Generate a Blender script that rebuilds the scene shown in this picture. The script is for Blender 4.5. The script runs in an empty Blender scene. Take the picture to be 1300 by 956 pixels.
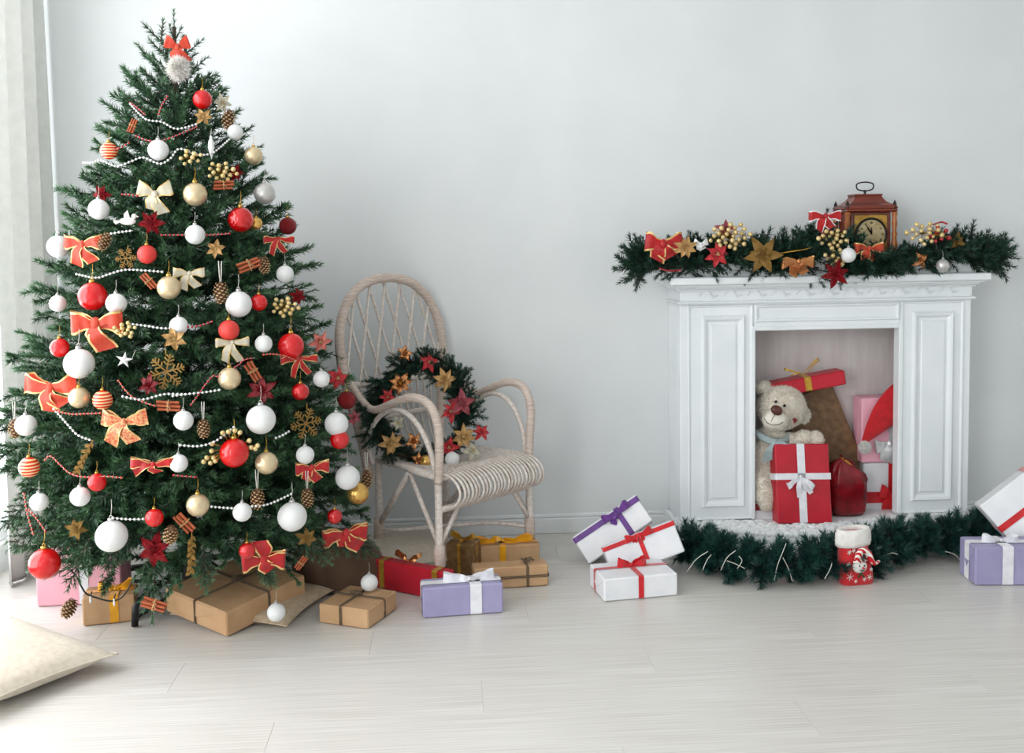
import bpy, math, random
import numpy as np
from mathutils import Vector, Matrix, Euler

rnd = random.Random(7)
nr = np.random.default_rng(11)
scene = bpy.context.scene
col = scene.collection

# ------------------------------------------------------------------ camera
FPX, HCAM, DCAM = 1300.0, 1.16, 4.0
YAW, PITCH, ROLL = math.radians(3.6), math.radians(4.0), math.radians(0.85)
PCX, PCY = 650.0, 398.0
CAM = np.array([0, -DCAM, HCAM])
FWD = np.array([math.sin(YAW)*math.cos(PITCH), math.cos(YAW)*math.cos(PITCH), -math.sin(PITCH)])
_r0 = np.array([math.cos(YAW), -math.sin(YAW), 0.0]); _u0 = np.cross(_r0, FWD)
RGT = _r0*math.cos(ROLL) - _u0*math.sin(ROLL)
UPV = _u0*math.cos(ROLL) + _r0*math.sin(ROLL)
cam = bpy.data.cameras.new('camera'); camo = bpy.data.objects.new('camera', cam); col.objects.link(camo)
cam.sensor_fit = 'HORIZONTAL'; cam.sensor_width = 36; cam.lens = 36*FPX/1300
cam.shift_x = 0; cam.shift_y = -(478-PCY)/1300
cam.clip_start = .05
m = Matrix.Identity(4)
for i in range(3):
    m[i][0], m[i][1], m[i][2], m[i][3] = RGT[i], UPV[i], -FWD[i], CAM[i]
camo.matrix_world = m
scene.camera = camo

def ray(px, py): return FWD + RGT*((px-PCX)/FPX) - UPV*((py-PCY)/FPX)
def P(px, py, Y):
    d = ray(px, py); return Vector(CAM + d*((Y-CAM[1])/d[1]))
def F(px, py, Z=0.0):
    d = ray(px, py); return Vector(CAM + d*((Z-CAM[2])/d[2]))
def PXM(p):                       # metres per pixel at a point
    return float((np.array(p)-CAM) @ FWD)/FPX

# ------------------------------------------------------------------ world and light
world = bpy.data.worlds.new('world'); scene.world = world; world.use_nodes = True
bg = world.node_tree.nodes['Background']; bg.inputs[0].default_value = (.97, .98, 1, 1); bg.inputs[1].default_value = 3.0
scene.view_settings.view_transform = 'Standard'; scene.view_settings.look = 'None'
scene.view_settings.gamma = 1; scene.view_settings.use_curve_mapping = False
scene.view_settings.exposure = -0.49
def daylight(name, loc, sy, sz, power):
    l = bpy.data.lights.new(name, 'AREA'); l.shape = 'RECTANGLE'; l.size = sy; l.size_y = sz
    l.energy = power; l.color = (.985, .985, 1.0)
    o = bpy.data.objects.new(name, l); col.objects.link(o); o.location = loc
    o.rotation_euler = (math.pi/2, 0, -math.pi/2)      # faces +x, into the room
    return o
daylight('window_daylight', (-1.86, -1.28, 1.37), 2.44, 2.5, 114)
daylight('window_daylight', (-1.86, -4.25, 1.37), 2.1, 2.5, 135)  # added frontal fill, set at the unseen forward window

# ------------------------------------------------------------------ materials
def lin(c):
    return tuple((x/255/12.92 if x/255 <= .04045 else ((x/255+.055)/1.055)**2.4) for x in c)
MATS = {}
def mat(name, c, c2=None, scale=40, rough=.5, metal=0, bump=0, bscale=120, sheen=0, coat=0, trans=0, stretch=None, spec=.5, detail=4, coords='Object'):
    if name in MATS: return MATS[name]
    mt = bpy.data.materials.new(name); mt.use_nodes = True; MATS[name] = mt
    nt = mt.node_tree; b = nt.nodes['Principled BSDF']
    b.inputs['Roughness'].default_value = rough; b.inputs['Metallic'].default_value = metal
    b.inputs['Sheen Weight'].default_value = sheen; b.inputs['Coat Weight'].default_value = coat
    b.inputs['Specular IOR Level'].default_value = spec
    tc = nt.nodes.new('ShaderNodeTexCoord'); src = tc.outputs[coords]
    if stretch:
        mp = nt.nodes.new('ShaderNodeMapping'); mp.inputs['Scale'].default_value = stretch
        nt.links.new(src, mp.inputs[0]); src = mp.outputs[0]
    no = nt.nodes.new('ShaderNodeTexNoise'); no.inputs['Scale'].default_value = scale; no.inputs['Detail'].default_value = detail
    nt.links.new(src, no.inputs['Vector'])
    cr = nt.nodes.new('ShaderNodeValToRGB'); nt.links.new(no.outputs[0], cr.inputs[0])
    c2 = c2 or tuple(x*.9 for x in c)
    cr.color_ramp.elements[0].position = .35; cr.color_ramp.elements[1].position = .65
    cr.color_ramp.elements[0].color = lin(c2)+(1,); cr.color_ramp.elements[1].color = lin(c)+(1,)
    nt.links.new(cr.outputs[0], b.inputs['Base Color'])
    if bump:
        n2 = nt.nodes.new('ShaderNodeTexNoise'); n2.inputs['Scale'].default_value = bscale; n2.inputs['Detail'].default_value = 3
        nt.links.new(src, n2.inputs['Vector'])
        bp = nt.nodes.new('ShaderNodeBump'); bp.inputs['Strength'].default_value = bump; bp.inputs['Distance'].default_value = .004
        nt.links.new(n2.outputs[0], bp.inputs['Height']); nt.links.new(bp.outputs[0], b.inputs['Normal'])
    if trans:
        tr = nt.nodes.new('ShaderNodeBsdfTranslucent'); nt.links.new(cr.outputs[0], tr.inputs[0])
        mx = nt.nodes.new('ShaderNodeMixShader'); mx.inputs[0].default_value = trans
        nt.links.new(b.outputs[0], mx.inputs[1]); nt.links.new(tr.outputs[0], mx.inputs[2])
        nt.links.new(mx.outputs[0], nt.nodes['Material Output'].inputs[0])
    return mt

M_WALL = mat('wall_paint', (226, 229, 229), (221, 224, 225), 3, .8, bump=.05, bscale=60)
M_CEIL = mat('ceiling_paint', (236, 237, 236), None, 3, .9)
M_WHITE = mat('white_trim', (232, 235, 236), (227, 230, 231), 6, .45)
M_FIRE = mat('white_painted_wood', (238, 242, 244), (232, 237, 239), 6, .38, bump=.04, bscale=40)
M_PLANK = mat('whitewashed_wood', (220, 217, 212), (200, 195, 188), 3.0, .3, stretch=(1.2, 14, 1), bump=.06, bscale=9, detail=7, coords='Generated')
M_GAP = mat('plank_gap', (206, 200, 194), None, 5, .8)
M_CURT = mat('curtain_fabric', (238, 238, 235), (232, 232, 229), 30, .9, trans=.35, sheen=.2)
M_KRAFT = mat('kraft_paper', (201, 162, 122), (188, 148, 108), 14, .6, bump=.25, bscale=14)
M_KRAFT2 = mat('brown_gold_paper', (150, 116, 74), (118, 88, 55), 60, .4, metal=.25, bump=.3, bscale=30)
M_BAG = mat('printed_brown_paper', (128, 96, 64), (98, 70, 44), 38, .55, bump=.35, bscale=12)
M_LAV = mat('lavender_paper', (164, 158, 194), (154, 148, 185), 10, .45, bump=.15, bscale=12)
M_WPAP = mat('white_paper', (238, 238, 240), (228, 229, 233), 12, .5, bump=.3, bscale=10)
M_RPAP = mat('red_paper', (196, 28, 48), (180, 20, 40), 12, .4, bump=.2, bscale=12)
M_DRED = mat('dark_red_foil', (140, 8, 24), (100, 4, 14), 20, .25, bump=.6, bscale=22)
M_PINK = mat('pink_paper', (242, 182, 196), (236, 170, 186), 10, .5, bump=.15, bscale=12)
M_RIBW = mat('white_satin', (240, 240, 244), (226, 226, 232), 30, .28, sheen=.3)
M_RIBR = mat('red_satin', (214, 18, 30), (192, 10, 22), 30, .28, sheen=.3)
M_RIBP = mat('purple_satin', (106, 52, 142), (88, 38, 122), 30, .3, sheen=.3)
M_RIBY = mat('yellow_satin', (240, 172, 18), (226, 152, 8), 30, .3, sheen=.3)
M_RIBG = mat('gold_ribbon', (212, 168, 70), (186, 140, 48), 60, .3, metal=.6)
M_RIBS = mat('silver_satin', (234, 234, 234), (216, 216, 218), 30, .25, metal=.3)
M_TWINE = mat('grey_twine', (122, 104, 84), (92, 76, 60), 300, .9)
M_JUTE = mat('jute_twine', (196, 160, 112), (170, 132, 88), 300, .9)
M_ORG = mat('orange_sheer_ribbon', (228, 88, 58), (212, 62, 38), 40, .4, trans=.35, sheen=.3)
M_RSH = mat('red_sheer_ribbon', (206, 30, 34), (176, 16, 22), 40, .35, trans=.25, sheen=.3)
M_CRM = mat('cream_sheer_ribbon', (226, 220, 200), (206, 198, 174), 40, .35, trans=.3)
M_PATT = mat('red_gold_patterned_ribbon', (216, 70, 48), (230, 186, 130), 160, .4, trans=.15)
M_COP = mat('copper_foil', (222, 160, 104), (150, 82, 44), 9, .22, metal=.8)
M_GEDGE = mat('gold_edge', (232, 196, 130), None, 60, .3, metal=.5)
M_GOLD = mat('gold_glitter', (200, 164, 98), (140, 104, 50), 60, .35, metal=.75, bump=.8, bscale=700)
M_TAN = mat('tan_gold_felt', (204, 164, 108), (172, 130, 76), 14, .55, metal=.3, bump=.3, bscale=200)
M_REDG = mat('red_glitter', (178, 12, 28), (104, 4, 14), 40, .3, metal=.35, bump=.8, bscale=700)
M_REDP = mat('red_velvet', (200, 14, 30), (140, 6, 16), 9, .5, sheen=.4)
M_ROSE = mat('rose_gold_silk', (216, 132, 118), (190, 92, 84), 40, .35, metal=.3)
M_WINE = mat('wine_silk', (122, 20, 40), (160, 60, 70), 30, .4, sheen=.4)
M_BW = mat('white_frosted_bauble', (236, 236, 234), (226, 227, 226), 300, .55, bump=.25, bscale=420)
M_BC = mat('champagne_bauble', (222, 204, 168), (212, 190, 150), 20, .26, metal=.55)
M_BG = mat('gold_bauble', (222, 180, 104), (208, 162, 84), 20, .25, metal=.75)
M_BR = mat('red_bauble', (214, 16, 22), (198, 10, 16), 20, .22, coat=.4)
M_BRS = mat('shiny_red_bauble', (206, 8, 16), (190, 4, 10), 20, .08, metal=.35, coat=.8)
M_BCO = mat('coral_bauble', (226, 66, 58), (210, 52, 46), 200, .4, bump=.25, bscale=300)
M_BDR = mat('dark_red_glitter_bauble', (150, 6, 18), (104, 2, 10), 420, .35, metal=.3, bump=.7, bscale=700)
M_BS = mat('silver_bauble', (206, 204, 200), (190, 188, 184), 20, .3, metal=.5)
M_BAND = mat('stripe_gold', (240, 190, 130), None, 60, .35, metal=.3)
M_CAPG = mat('gold_cap', (214, 176, 92), None, 60, .25, metal=.9)
M_CAPS = mat('silver_cap', (206, 206, 206), None, 60, .3, metal=.7)
M_CONE = mat('pine_cone_scale', (120, 84, 54), (70, 44, 28), 90, .7)
M_CONET = mat('pine_cone_tip', (206, 172, 124), (170, 132, 88), 90, .6)
M_CIN = mat('cinnamon_bark', (188, 98, 58), (150, 68, 36), 60, .7, stretch=(1, 1, 6), bump=.3)
M_BARK = mat('bark', (74, 56, 40), (54, 40, 28), 80, .9)
M_STAND = mat('black_steel', (24, 25, 28), None, 60, .4, metal=.3)
M_BERG = mat('gold_berry', (226, 204, 150), (206, 178, 116), 40, .3, metal=.4)
M_PEARL = mat('pearl_bead', (238, 238, 238), (220, 222, 226), 60, .22)
M_RBEAD = mat('red_bead', (176, 22, 30), (150, 12, 20), 60, .2, coat=.5)
M_OBEAD = mat('copper_red_bead', (202, 78, 52), (170, 44, 30), 60, .2, coat=.5)
M_WICK = mat('whitewashed_wicker', (230, 222, 214), (206, 192, 181), 90, .65, bump=.2, bscale=220)
M_WRAP = mat('wrapped_cane', (219, 203, 192), (194, 173, 159), 26, .7, stretch=(1, 1, 9), bump=.5, bscale=60)
M_CUSH = mat('cream_linen', (214, 203, 186), (202, 190, 171), 60, .85, bump=.15, bscale=160, sheen=.2)
M_BURL = mat('brown_suede', (96, 70, 50), (76, 54, 38), 12, .85, bump=.3, bscale=20, sheen=.3)
M_HEARTH = mat('white_plaster', (238, 240, 240), (222, 225, 226), 40, .6, bump=.9, bscale=60)
M_FUR = mat('cream_fur', (246, 240, 228), (236, 226, 210), 60, .9, sheen=.3)
M_NOSE = mat('brown_leather', (92, 44, 34), (74, 32, 24), 40, .35)
M_BLK = mat('black_bead', (14, 12, 12), None, 40, .15)
M_SCARF = mat('grey_blue_fabric', (168, 182, 182), (146, 162, 164), 60, .8)
M_FELT = mat('red_felt', (198, 10, 26), (176, 6, 18), 50, .85, sheen=.4)
M_FLUFF = mat('white_fluff', (240, 238, 234), (228, 224, 218), 60, .95, sheen=.3)
M_STOCK = mat('red_plush', (206, 26, 34), (190, 14, 24), 40, .75, sheen=.3)
M_WOOD = mat('mahogany', (126, 48, 26), (92, 30, 16), 8, .3, stretch=(1, 1, 8), coat=.3)
M_BRASS = mat('old_brass', (192, 150, 74), (142, 104, 46), 30, .35, metal=.8)
M_DIAL = mat('aged_dial', (206, 190, 150), (178, 156, 110), 40, .45, metal=.3)
M_DARK = mat('dark_iron', (32, 30, 30), None, 40, .4, metal=.5)
M_TURN = mat('honey_turned_wood', (190, 112, 44), (152, 80, 26), 40, .3, coat=.3)
M_CABLE = mat('black_cable', (22, 24, 26), None, 40, .5)
M_BULB = mat('clear_bulb', (240, 240, 236), None, 40, .1)
M_WIRE = mat('pale_wire', (220, 216, 206), None, 40, .4)
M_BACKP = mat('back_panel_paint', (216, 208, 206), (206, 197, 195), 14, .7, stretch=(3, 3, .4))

def needle_mat(name, dark, mid, tip):
    mt = bpy.data.materials.new(name); mt.use_nodes = True
    nt = mt.node_tree; b = nt.nodes['Principled BSDF']; b.inputs['Roughness'].default_value = .45
    at = nt.nodes.new('ShaderNodeAttribute'); at.attribute_name = 'tip'
    tc = nt.nodes.new('ShaderNodeTexCoord')
    no = nt.nodes.new('ShaderNodeTexNoise'); no.inputs['Scale'].default_value = 9
    nt.links.new(tc.outputs['Object'], no.inputs['Vector'])
    cr = nt.nodes.new('ShaderNodeValToRGB'); cr.color_ramp.elements[0].position = .35; cr.color_ramp.elements[1].position = .7
    cr.color_ramp.elements[0].color = lin(dark)+(1,); cr.color_ramp.elements[1].color = lin(mid)+(1,)
    nt.links.new(no.outputs[0], cr.inputs[0])
    mx = nt.nodes.new('ShaderNodeMixRGB'); nt.links.new(at.outputs['Fac'], mx.inputs[0])
    nt.links.new(cr.outputs[0], mx.inputs[1]); mx.inputs[2].default_value = lin(tip)+(1,)
    nt.links.new(mx.outputs[0], b.inputs['Base Color'])
    return mt
M_FIR = needle_mat('fir_needles', (24, 56, 40), (46, 84, 56), (92, 132, 90))
M_GARL = needle_mat('garland_needles', (14, 42, 36), (26, 60, 46), (40, 80, 58))
M_TINS = needle_mat('tinsel_needles', (12, 50, 48), (20, 64, 58), (32, 80, 70))

def stripe_mat():
    mt = mat('striped_red_bauble', (222, 66, 34), (206, 48, 24), 20, .22, coat=.4)
    nt = mt.node_tree; b = nt.nodes['Principled BSDF']
    tc = nt.nodes.new('ShaderNodeTexCoord'); wv = nt.nodes.new('ShaderNodeTexWave')
    wv.bands_direction = 'Z'; wv.inputs['Scale'].default_value = 1.0; wv.inputs['Distortion'].default_value = 1.6; wv.inputs['Detail Scale'].default_value = .6
    nt.links.new(tc.outputs['Object'], wv.inputs['Vector'])
    cr = nt.nodes.new('ShaderNodeValToRGB'); cr.color_ramp.elements[0].position = .62; cr.color_ramp.elements[1].position = .74
    nt.links.new(wv.outputs[0], cr.inputs[0])
    old = b.inputs['Base Color'].links[0].from_socket
    mx = nt.nodes.new('ShaderNodeMixRGB'); nt.links.new(cr.outputs[0], mx.inputs[0]); nt.links.new(old, mx.inputs[1])
    mx.inputs[2].default_value = lin((244, 206, 150))+(1,); nt.links.new(mx.outputs[0], b.inputs['Base Color'])
    return mt
M_STR = stripe_mat()
def stripes2():
    mt = mat('red_white_knit', (206, 24, 36), (196, 18, 30), 40, .8)
    nt = mt.node_tree; b = nt.nodes['Principled BSDF']
    tc = nt.nodes.new('ShaderNodeTexCoord'); wv = nt.nodes.new('ShaderNodeTexWave'); wv.bands_direction = 'DIAGONAL'
    wv.inputs['Scale'].default_value = 30
    nt.links.new(tc.outputs['Object'], wv.inputs['Vector'])
    cr = nt.nodes.new('ShaderNodeValToRGB'); cr.color_ramp.elements[0].position = .5; cr.color_ramp.elements[1].position = .56
    nt.links.new(wv.outputs[0], cr.inputs[0])
    old = b.inputs['Base Color'].links[0].from_socket
    mx = nt.nodes.new('ShaderNodeMixRGB'); nt.links.new(cr.outputs[0], mx.inputs[0]); nt.links.new(old, mx.inputs[1])
    mx.inputs[2].default_value = lin((240, 236, 230))+(1,); nt.links.new(mx.outputs[0], b.inputs['Base Color'])
    return mt
M_KNIT = stripes2()
def glass_mat():
    mt = bpy.data.materials.new('window_glass'); mt.use_nodes = True; nt = mt.node_tree; nt.nodes.clear()
    o = nt.nodes.new('ShaderNodeOutputMaterial'); t = nt.nodes.new('ShaderNodeBsdfTransparent'); g = nt.nodes.new('ShaderNodeBsdfGlossy')
    g.inputs['Roughness'].default_value = .02; mx = nt.nodes.new('ShaderNodeMixShader'); mx.inputs[0].default_value = .06
    t.inputs[0].default_value = (.97, .98, .98, 1)
    nt.links.new(t.outputs[0], mx.inputs[1]); nt.links.new(g.outputs[0], mx.inputs[2]); nt.links.new(mx.outputs[0], o.inputs[0]); return mt
M_GLASS = glass_mat()

# ------------------------------------------------------------------ mesh building
class MB:
    def __init__(s): s.v = []; s.f = []; s.m = []
    def add(s, vs, fs, m=0):
        k = len(s.v); s.v += [tuple(v) for v in vs]; s.f += [tuple(i+k for i in f) for f in fs]; s.m += [m]*len(fs); return s
    def xf(s, M, k=0):
        for i in range(k, len(s.v)): s.v[i] = tuple(M @ Vector(s.v[i]))
        return s
    def box(s, x0, x1, y0, y1, z0, z1, c=.003, m=0):
        c = min(c, (x1-x0)*.45, (y1-y0)*.45, (z1-z0)*.45)
        X = (x0, x1); Y = (y0, y1); Z = (z0, z1); vs = []; ix = {}
        for i in (0, 1):
            for j in (0, 1):
                for k in (0, 1):
                    sx, sy, sz = (1-2*i)*c, (1-2*j)*c, (1-2*k)*c
                    for a, p in enumerate(((X[i], Y[j]+sy, Z[k]+sz), (X[i]+sx, Y[j], Z[k]+sz), (X[i]+sx, Y[j]+sy, Z[k]))):
                        ix[i, j, k, a] = len(vs); vs.append(p)
        g = lambda i, j, k, a: ix[i, j, k, a]
        fs = []
        for i in (0, 1):
            q = [g(i,0,0,0), g(i,1,0,0), g(i,1,1,0), g(i,0,1,0)]; fs.append(q if i else q[::-1])
            q = [g(0,i,0,1), g(1,i,0,1), g(1,i,1,1), g(0,i,1,1)]; fs.append(q[::-1] if i else q)
            q = [g(0,0,i,2), g(1,0,i,2), g(1,1,i,2), g(0,1,i,2)]; fs.append(q if i else q[::-1])
        for j in (0, 1):
            for k in (0, 1):
                q = [g(0,j,k,1), g(1,j,k,1), g(1,j,k,2), g(0,j,k,2)]; fs.append(q if (j+k) % 2 else q[::-1])
                q = [g(j,0,k,0), g(j,1,k,0), g(j,1,k,2), g(j,0,k,2)]; fs.append(q[::-1] if (j+k) % 2 else q)
                q = [g(j,k,0,0), g(j,k,1,0), g(j,k,1,1), g(j,k,0,1)]; fs.append(q if (j+k) % 2 else q[::-1])
        for i in (0, 1):
            for j in (0, 1):
                for k in (0, 1):
                    q = [g(i,j,k,0), g(i,j,k,1), g(i,j,k,2)]; fs.append(q if (i+j+k) % 2 else q[::-1])
        return s.add(vs, fs, m)
    def tube(s, pts, r, n=8, closed=False, m=0, flat=1.0):
        pts = [Vector(p) for p in pts]; N = len(pts); vs = []; fs = []
        nrm = None
        for i, p in enumerate(pts):
            a = pts[(i-1) % N] if (closed or i > 0) else p; b = pts[(i+1) % N] if (closed or i < N-1) else p
            t = (b-a).normalized() if (b-a).length > 1e-9 else Vector((0, 0, 1))
            if nrm is None:
                nrm = t.orthogonal().normalized()
            nrm = (nrm - t*nrm.dot(t)); nrm = nrm.normalized() if nrm.length > 1e-6 else t.orthogonal().normalized()
            bn = t.cross(nrm); ri = r[i] if hasattr(r, '__len__') else r
            for k in range(n):
                an = 2*math.pi*k/n; vs.append(p + nrm*(ri*math.cos(an)) + bn*(ri*flat*math.sin(an)))
        for i in range(N if closed else N-1):
            for k in range(n):
                fs.append((i*n+k, i*n+(k+1) % n, ((i+1) % N)*n+(k+1) % n, ((i+1) % N)*n+k))
        if not closed:
            fs.append(tuple(range(n))[::-1]); fs.append(tuple((N-1)*n+k for k in range(n)))
        return s.add(vs, fs, m)
    def lathe(s, prof, n=16, m=0, sx=1, sy=1):
        vs = []; fs = []
        for (r, z) in prof:
            for k in range(n):
                a = 2*math.pi*k/n; vs.append((r*math.cos(a)*sx, r*math.sin(a)*sy, z))
        for i in range(len(prof)-1):
            for k in range(n): fs.append((i*n+k, i*n+(k+1) % n, (i+1)*n+(k+1) % n, (i+1)*n+k))
        fs.append(tuple(range(n))[::-1]); fs.append(tuple((len(prof)-1)*n+k for k in range(n)))
        return s.add(vs, fs, m)
    def ball(s, c, r, n=8, k=5, sc=(1, 1, 1), m=0):
        vs = [(c[0], c[1], c[2]-r*sc[2])]; fs = []
        for i in range(1, k):
            th = math.pi*i/k
            for j in range(n):
                a = 2*math.pi*j/n
                vs.append((c[0]+r*sc[0]*math.sin(th)*math.cos(a), c[1]+r*sc[1]*math.sin(th)*math.sin(a), c[2]-r*sc[2]*math.cos(th)))
        vs.append((c[0], c[1], c[2]+r*sc[2])); L = len(vs)-1
        for j in range(n):
            fs.append((0, 1+(j+1) % n, 1+j)); fs.append((L, 1+(k-2)*n+j, 1+(k-2)*n+(j+1) % n))
        for i in range(k-2):
            for j in range(n): fs.append((1+i*n+j, 1+i*n+(j+1) % n, 1+(i+1)*n+(j+1) % n, 1+(i+1)*n+j))
        return s.add(vs, fs, m)
    def strip(s, pts, wv, edge=False, closed=False, m=0, me=1):
        cs = (-1, -.8, .8, 1) if edge else (-1, 0, 1)
        vs = []; fs = []; ms = []; n = len(cs); N = len(pts)
        for p, w in zip(pts, wv):
            for c in cs: vs.append(Vector(p)+Vector(w)*c)
        for i in range(N if closed else N-1):
            for k in range(n-1):
                fs.append((i*n+k, i*n+k+1, ((i+1) % N)*n+k+1, ((i+1) % N)*n+k)); ms.append(me if edge and k != 1 else m)
        k0 = len(s.v); s.v += [tuple(v) for v in vs]; s.f += [tuple(i+k0 for i in f) for f in fs]; s.m += ms
        return s
    def mesh(s, name, mats, smooth=True):
        me = bpy.data.meshes.new(name); me.from_pydata(s.v, [], s.f)
        for x in (mats if isinstance(mats, (list, tuple)) else [mats]): me.materials.append(x)
        if any(s.m): me.polygons.foreach_set('material_index', s.m)
        me.polygons.foreach_set('use_smooth', [smooth]*len(s.f)); me.update(); return me
    def build(s, name, mats, parent=None, smooth=True, loc=None, rot=None):
        return link(name, s.mesh(name, mats, smooth), parent, loc, rot)

def link(name, data, parent=None, loc=None, rot=None):
    o = bpy.data.objects.new(name, data); col.objects.link(o)
    if parent is not None: o.parent = parent
    if loc is not None: o.location = loc
    if rot is not None: o.rotation_euler = rot
    return o
def tag(o, label, cat, group=None):
    o['label'] = label; o['category'] = cat
    if group: o['group'] = group
    return o
def thing(name, label, cat, loc=(0, 0, 0), rot=None, group=None):
    return tag(link(name, None, None, loc, rot), label, cat, group)
def struct(o): o['kind'] = 'structure'; return o
def catmull(pts, n=6, closed=False):
    pts = [Vector(p) for p in pts]; out = []; N = len(pts)
    for i in range(N if closed else N-1):
        g = (lambda j: pts[j % N]) if closed else (lambda j: pts[max(0, min(N-1, j))])
        a, b, c, d = g(i-1), g(i), g(i+1), g(i+2)
        for k in range(n):
            t = k/n; out.append(.5*((2*b)+(c-a)*t+(2*a-5*b+4*c-d)*t*t+(3*b-a-3*c+d)*t**3))
    if not closed: out.append(pts[-1])
    return out
def smoothed(o, ang=40):
    o.data.polygons.foreach_set('use_smooth', [True]*len(o.data.polygons))
    md = o.modifiers.new('edge', 'EDGE_SPLIT'); md.split_angle = math.radians(ang); return o

# ------------------------------------------------------------------ needles
def norm(a): return a/np.maximum(np.linalg.norm(a, axis=-1, keepdims=True), 1e-9)
def brush_mesh(name, tw, dens, nl, nw, mats, cull=None, ymax=None, stem_r=.0022):
    """tw: array n x 10 = start, direction, length, bend vector"""
    S, D, L, B = tw[:, :3], norm(tw[:, 3:6]), tw[:, 6], tw[:, 7:10]
    cnt = np.maximum(4, (L*dens).astype(int)); ix = np.repeat(np.arange(len(tw)), cnt); N = len(ix)
    t = nr.random(N)
    t = np.where(nr.random(N) < .06, 1-.04*nr.random(N), t)
    s, d, l, b = S[ix], D[ix], L[ix][:, None], B[ix]; tt = t[:, None]
    p = s + d*l*tt + b*l*tt**2
    tg = norm(d+2*b*tt)
    a = norm(np.cross(tg, np.array([.13, .21, .97]))); c = np.cross(tg, a)
    az = nr.random(N)*2*np.pi; al = np.radians(nr.uniform(32, 68, N))*(1-.45*t**6)
    nd = tg*np.cos(al)[:, None] + (a*np.cos(az)[:, None]+c*np.sin(az)[:, None])*np.sin(al)[:, None]
    nd = norm(nd + nr.normal(0, .08, (N, 3)))
    ln = (nl*nr.uniform(.75, 1.12, N)*(1-.3*t**4))[:, None]
    w = norm(np.cross(nd, nr.normal(0, 1, (N, 3))))*nw/2
    tip = p+nd*ln
    keep = np.ones(N, bool)
    if ymax is not None: keep &= tip[:, 1] < ymax
    if cull is not None and len(cull):
        lo, hi = p.min(0)-.3, p.max(0)+.3
        for (cc, r, o, h) in cull:
            if np.any(cc < lo) or np.any(cc > hi): continue
            for q in (p, tip):
                v = q-cc; k = np.clip(v@o, 0, h)
                keep &= np.linalg.norm(v-k[:, None]*o, axis=1) > r
    p, w, tip, tt = p[keep], w[keep], tip[keep], t[keep]; N = len(p)
    V = np.empty((N*3, 3)); V[0::3] = p-w; V[1::3] = p+w; V[2::3] = tip
    T = np.arange(N*3).reshape(-1, 3)
    tipw = np.zeros(N*3); tipw[0::3] = tipw[1::3] = np.clip((tt-.6)*1.2, 0, .5); tipw[2::3] = .25+np.clip((tt-.6)*1.6, 0, .7)
    # stems
    n = len(tw); rings = []
    aa = norm(np.cross(D, np.array([.13, .21, .97]))); bb = np.cross(D, aa)
    for tq, rr in ((0, 1.), (.5, .75), (1, .35)):
        cc = S+D*(L*tq)[:, None]+B*(L*tq**2)[:, None]
        for k in range(3):
            an = 2*math.pi*k/3; rings.append(cc+(aa*math.cos(an)+bb*math.sin(an))*stem_r*rr)
    SV = np.stack(rings, 1).reshape(-1, 3)
    if ymax is not None: SV[:, 1] = np.minimum(SV[:, 1], ymax)
    tri = []
    for q in (0, 1):
        for k in range(3):
            x0, x1, y0, y1 = q*3+k, q*3+(k+1) % 3, q*3+3+k, q*3+3+(k+1) % 3
            tri += [(x0, x1, y1), (x0, y1, y0)]
    ST = (np.array(tri)[None]+np.arange(n)[:, None, None]*9).reshape(-1, 3)+N*3
    V = np.vstack([V, SV]); T2 = np.vstack([T, ST])
    me = bpy.data.meshes.new(name); me.vertices.add(len(V)); me.vertices.foreach_set('co', V.astype(np.float32).ravel())
    me.loops.add(T2.size); me.loops.foreach_set('vertex_index', T2.astype(np.int32).ravel())
    me.polygons.add(len(T2)); me.polygons.foreach_set('loop_start', np.arange(0, T2.size, 3, dtype=np.int32))
    for x in mats: me.materials.append(x)
    me.polygons.foreach_set('material_index', np.r_[np.zeros(N, np.int32), np.ones(len(ST), np.int32)])
    at = me.attributes.new('tip', 'FLOAT', 'POINT'); at.data.foreach_set('value', np.r_[tipw, np.zeros(len(SV))].astype(np.float32))
    me.update(calc_edges=True); return me

def sprig_mesh(name, L, mats, dens=900, nl=.022, nw=.0026, side=4):
    tw = [[0, 0, 0, 0, 0, 1, L, .12*rnd.uniform(-1, 1), .12*rnd.uniform(-1, 1), 0]]
    for k in range(side):
        z = L*(.15+.6*k/max(1, side)); a = rnd.uniform(0, 6.28); t = math.radians(rnd.uniform(38, 58))
        tw.append([0, 0, z, math.cos(a)*math.sin(t), math.sin(a)*math.sin(t), math.cos(t), L*rnd.uniform(.45, .65), 0, 0, .1])
    return brush_mesh(name, np.array(tw), dens, nl, nw, mats)
def place_sprig(me, parent, p, d, roll=0, s=1.0, name='sprig'):
    q = Vector(d).to_track_quat('Z', 'Y') @ Euler((0, 0, roll)).to_quaternion()
    o = link(name, me, parent); o.matrix_local = Matrix.LocRotScale(Vector(p), q, Vector((s, s, s))); return o

# ================================================================== THE ROOM
XL, XR, YF, ZC = -1.62, 3.4, -5.7, 2.75
fl = struct(MB().box(XL-.1, XR+.1, YF-.1, .1, -.05, -.014).build('floor', M_GAP, smooth=False))
PW = .193
row = 0; y = 0.0
while y > YF:
    x = XL-.1-(row*0.47 % 1.25)
    y1 = max(y-PW, YF)
    while x < XR:
        x0, x1 = max(x, XL-.05), min(x+1.29, XR+.05)
        if x1-x0 > .02:
            o = MB().box(x0+.0002, x1-.0002, y1+.0002, y-.0002, -.014, 0, c=.0004).build('plank', M_PLANK, fl, smooth=False)
        x += 1.29
    y = y1; row += 1
struct(MB().box(XL-.1, XR+.1, 0, .1, -.05, ZC, c=.001).build('wall_back', M_WALL, smooth=False))
struct(MB().box(XR, XR+.1, YF, 0, -.05, ZC, c=.001).build('wall_right', M_WALL, smooth=False))
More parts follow.
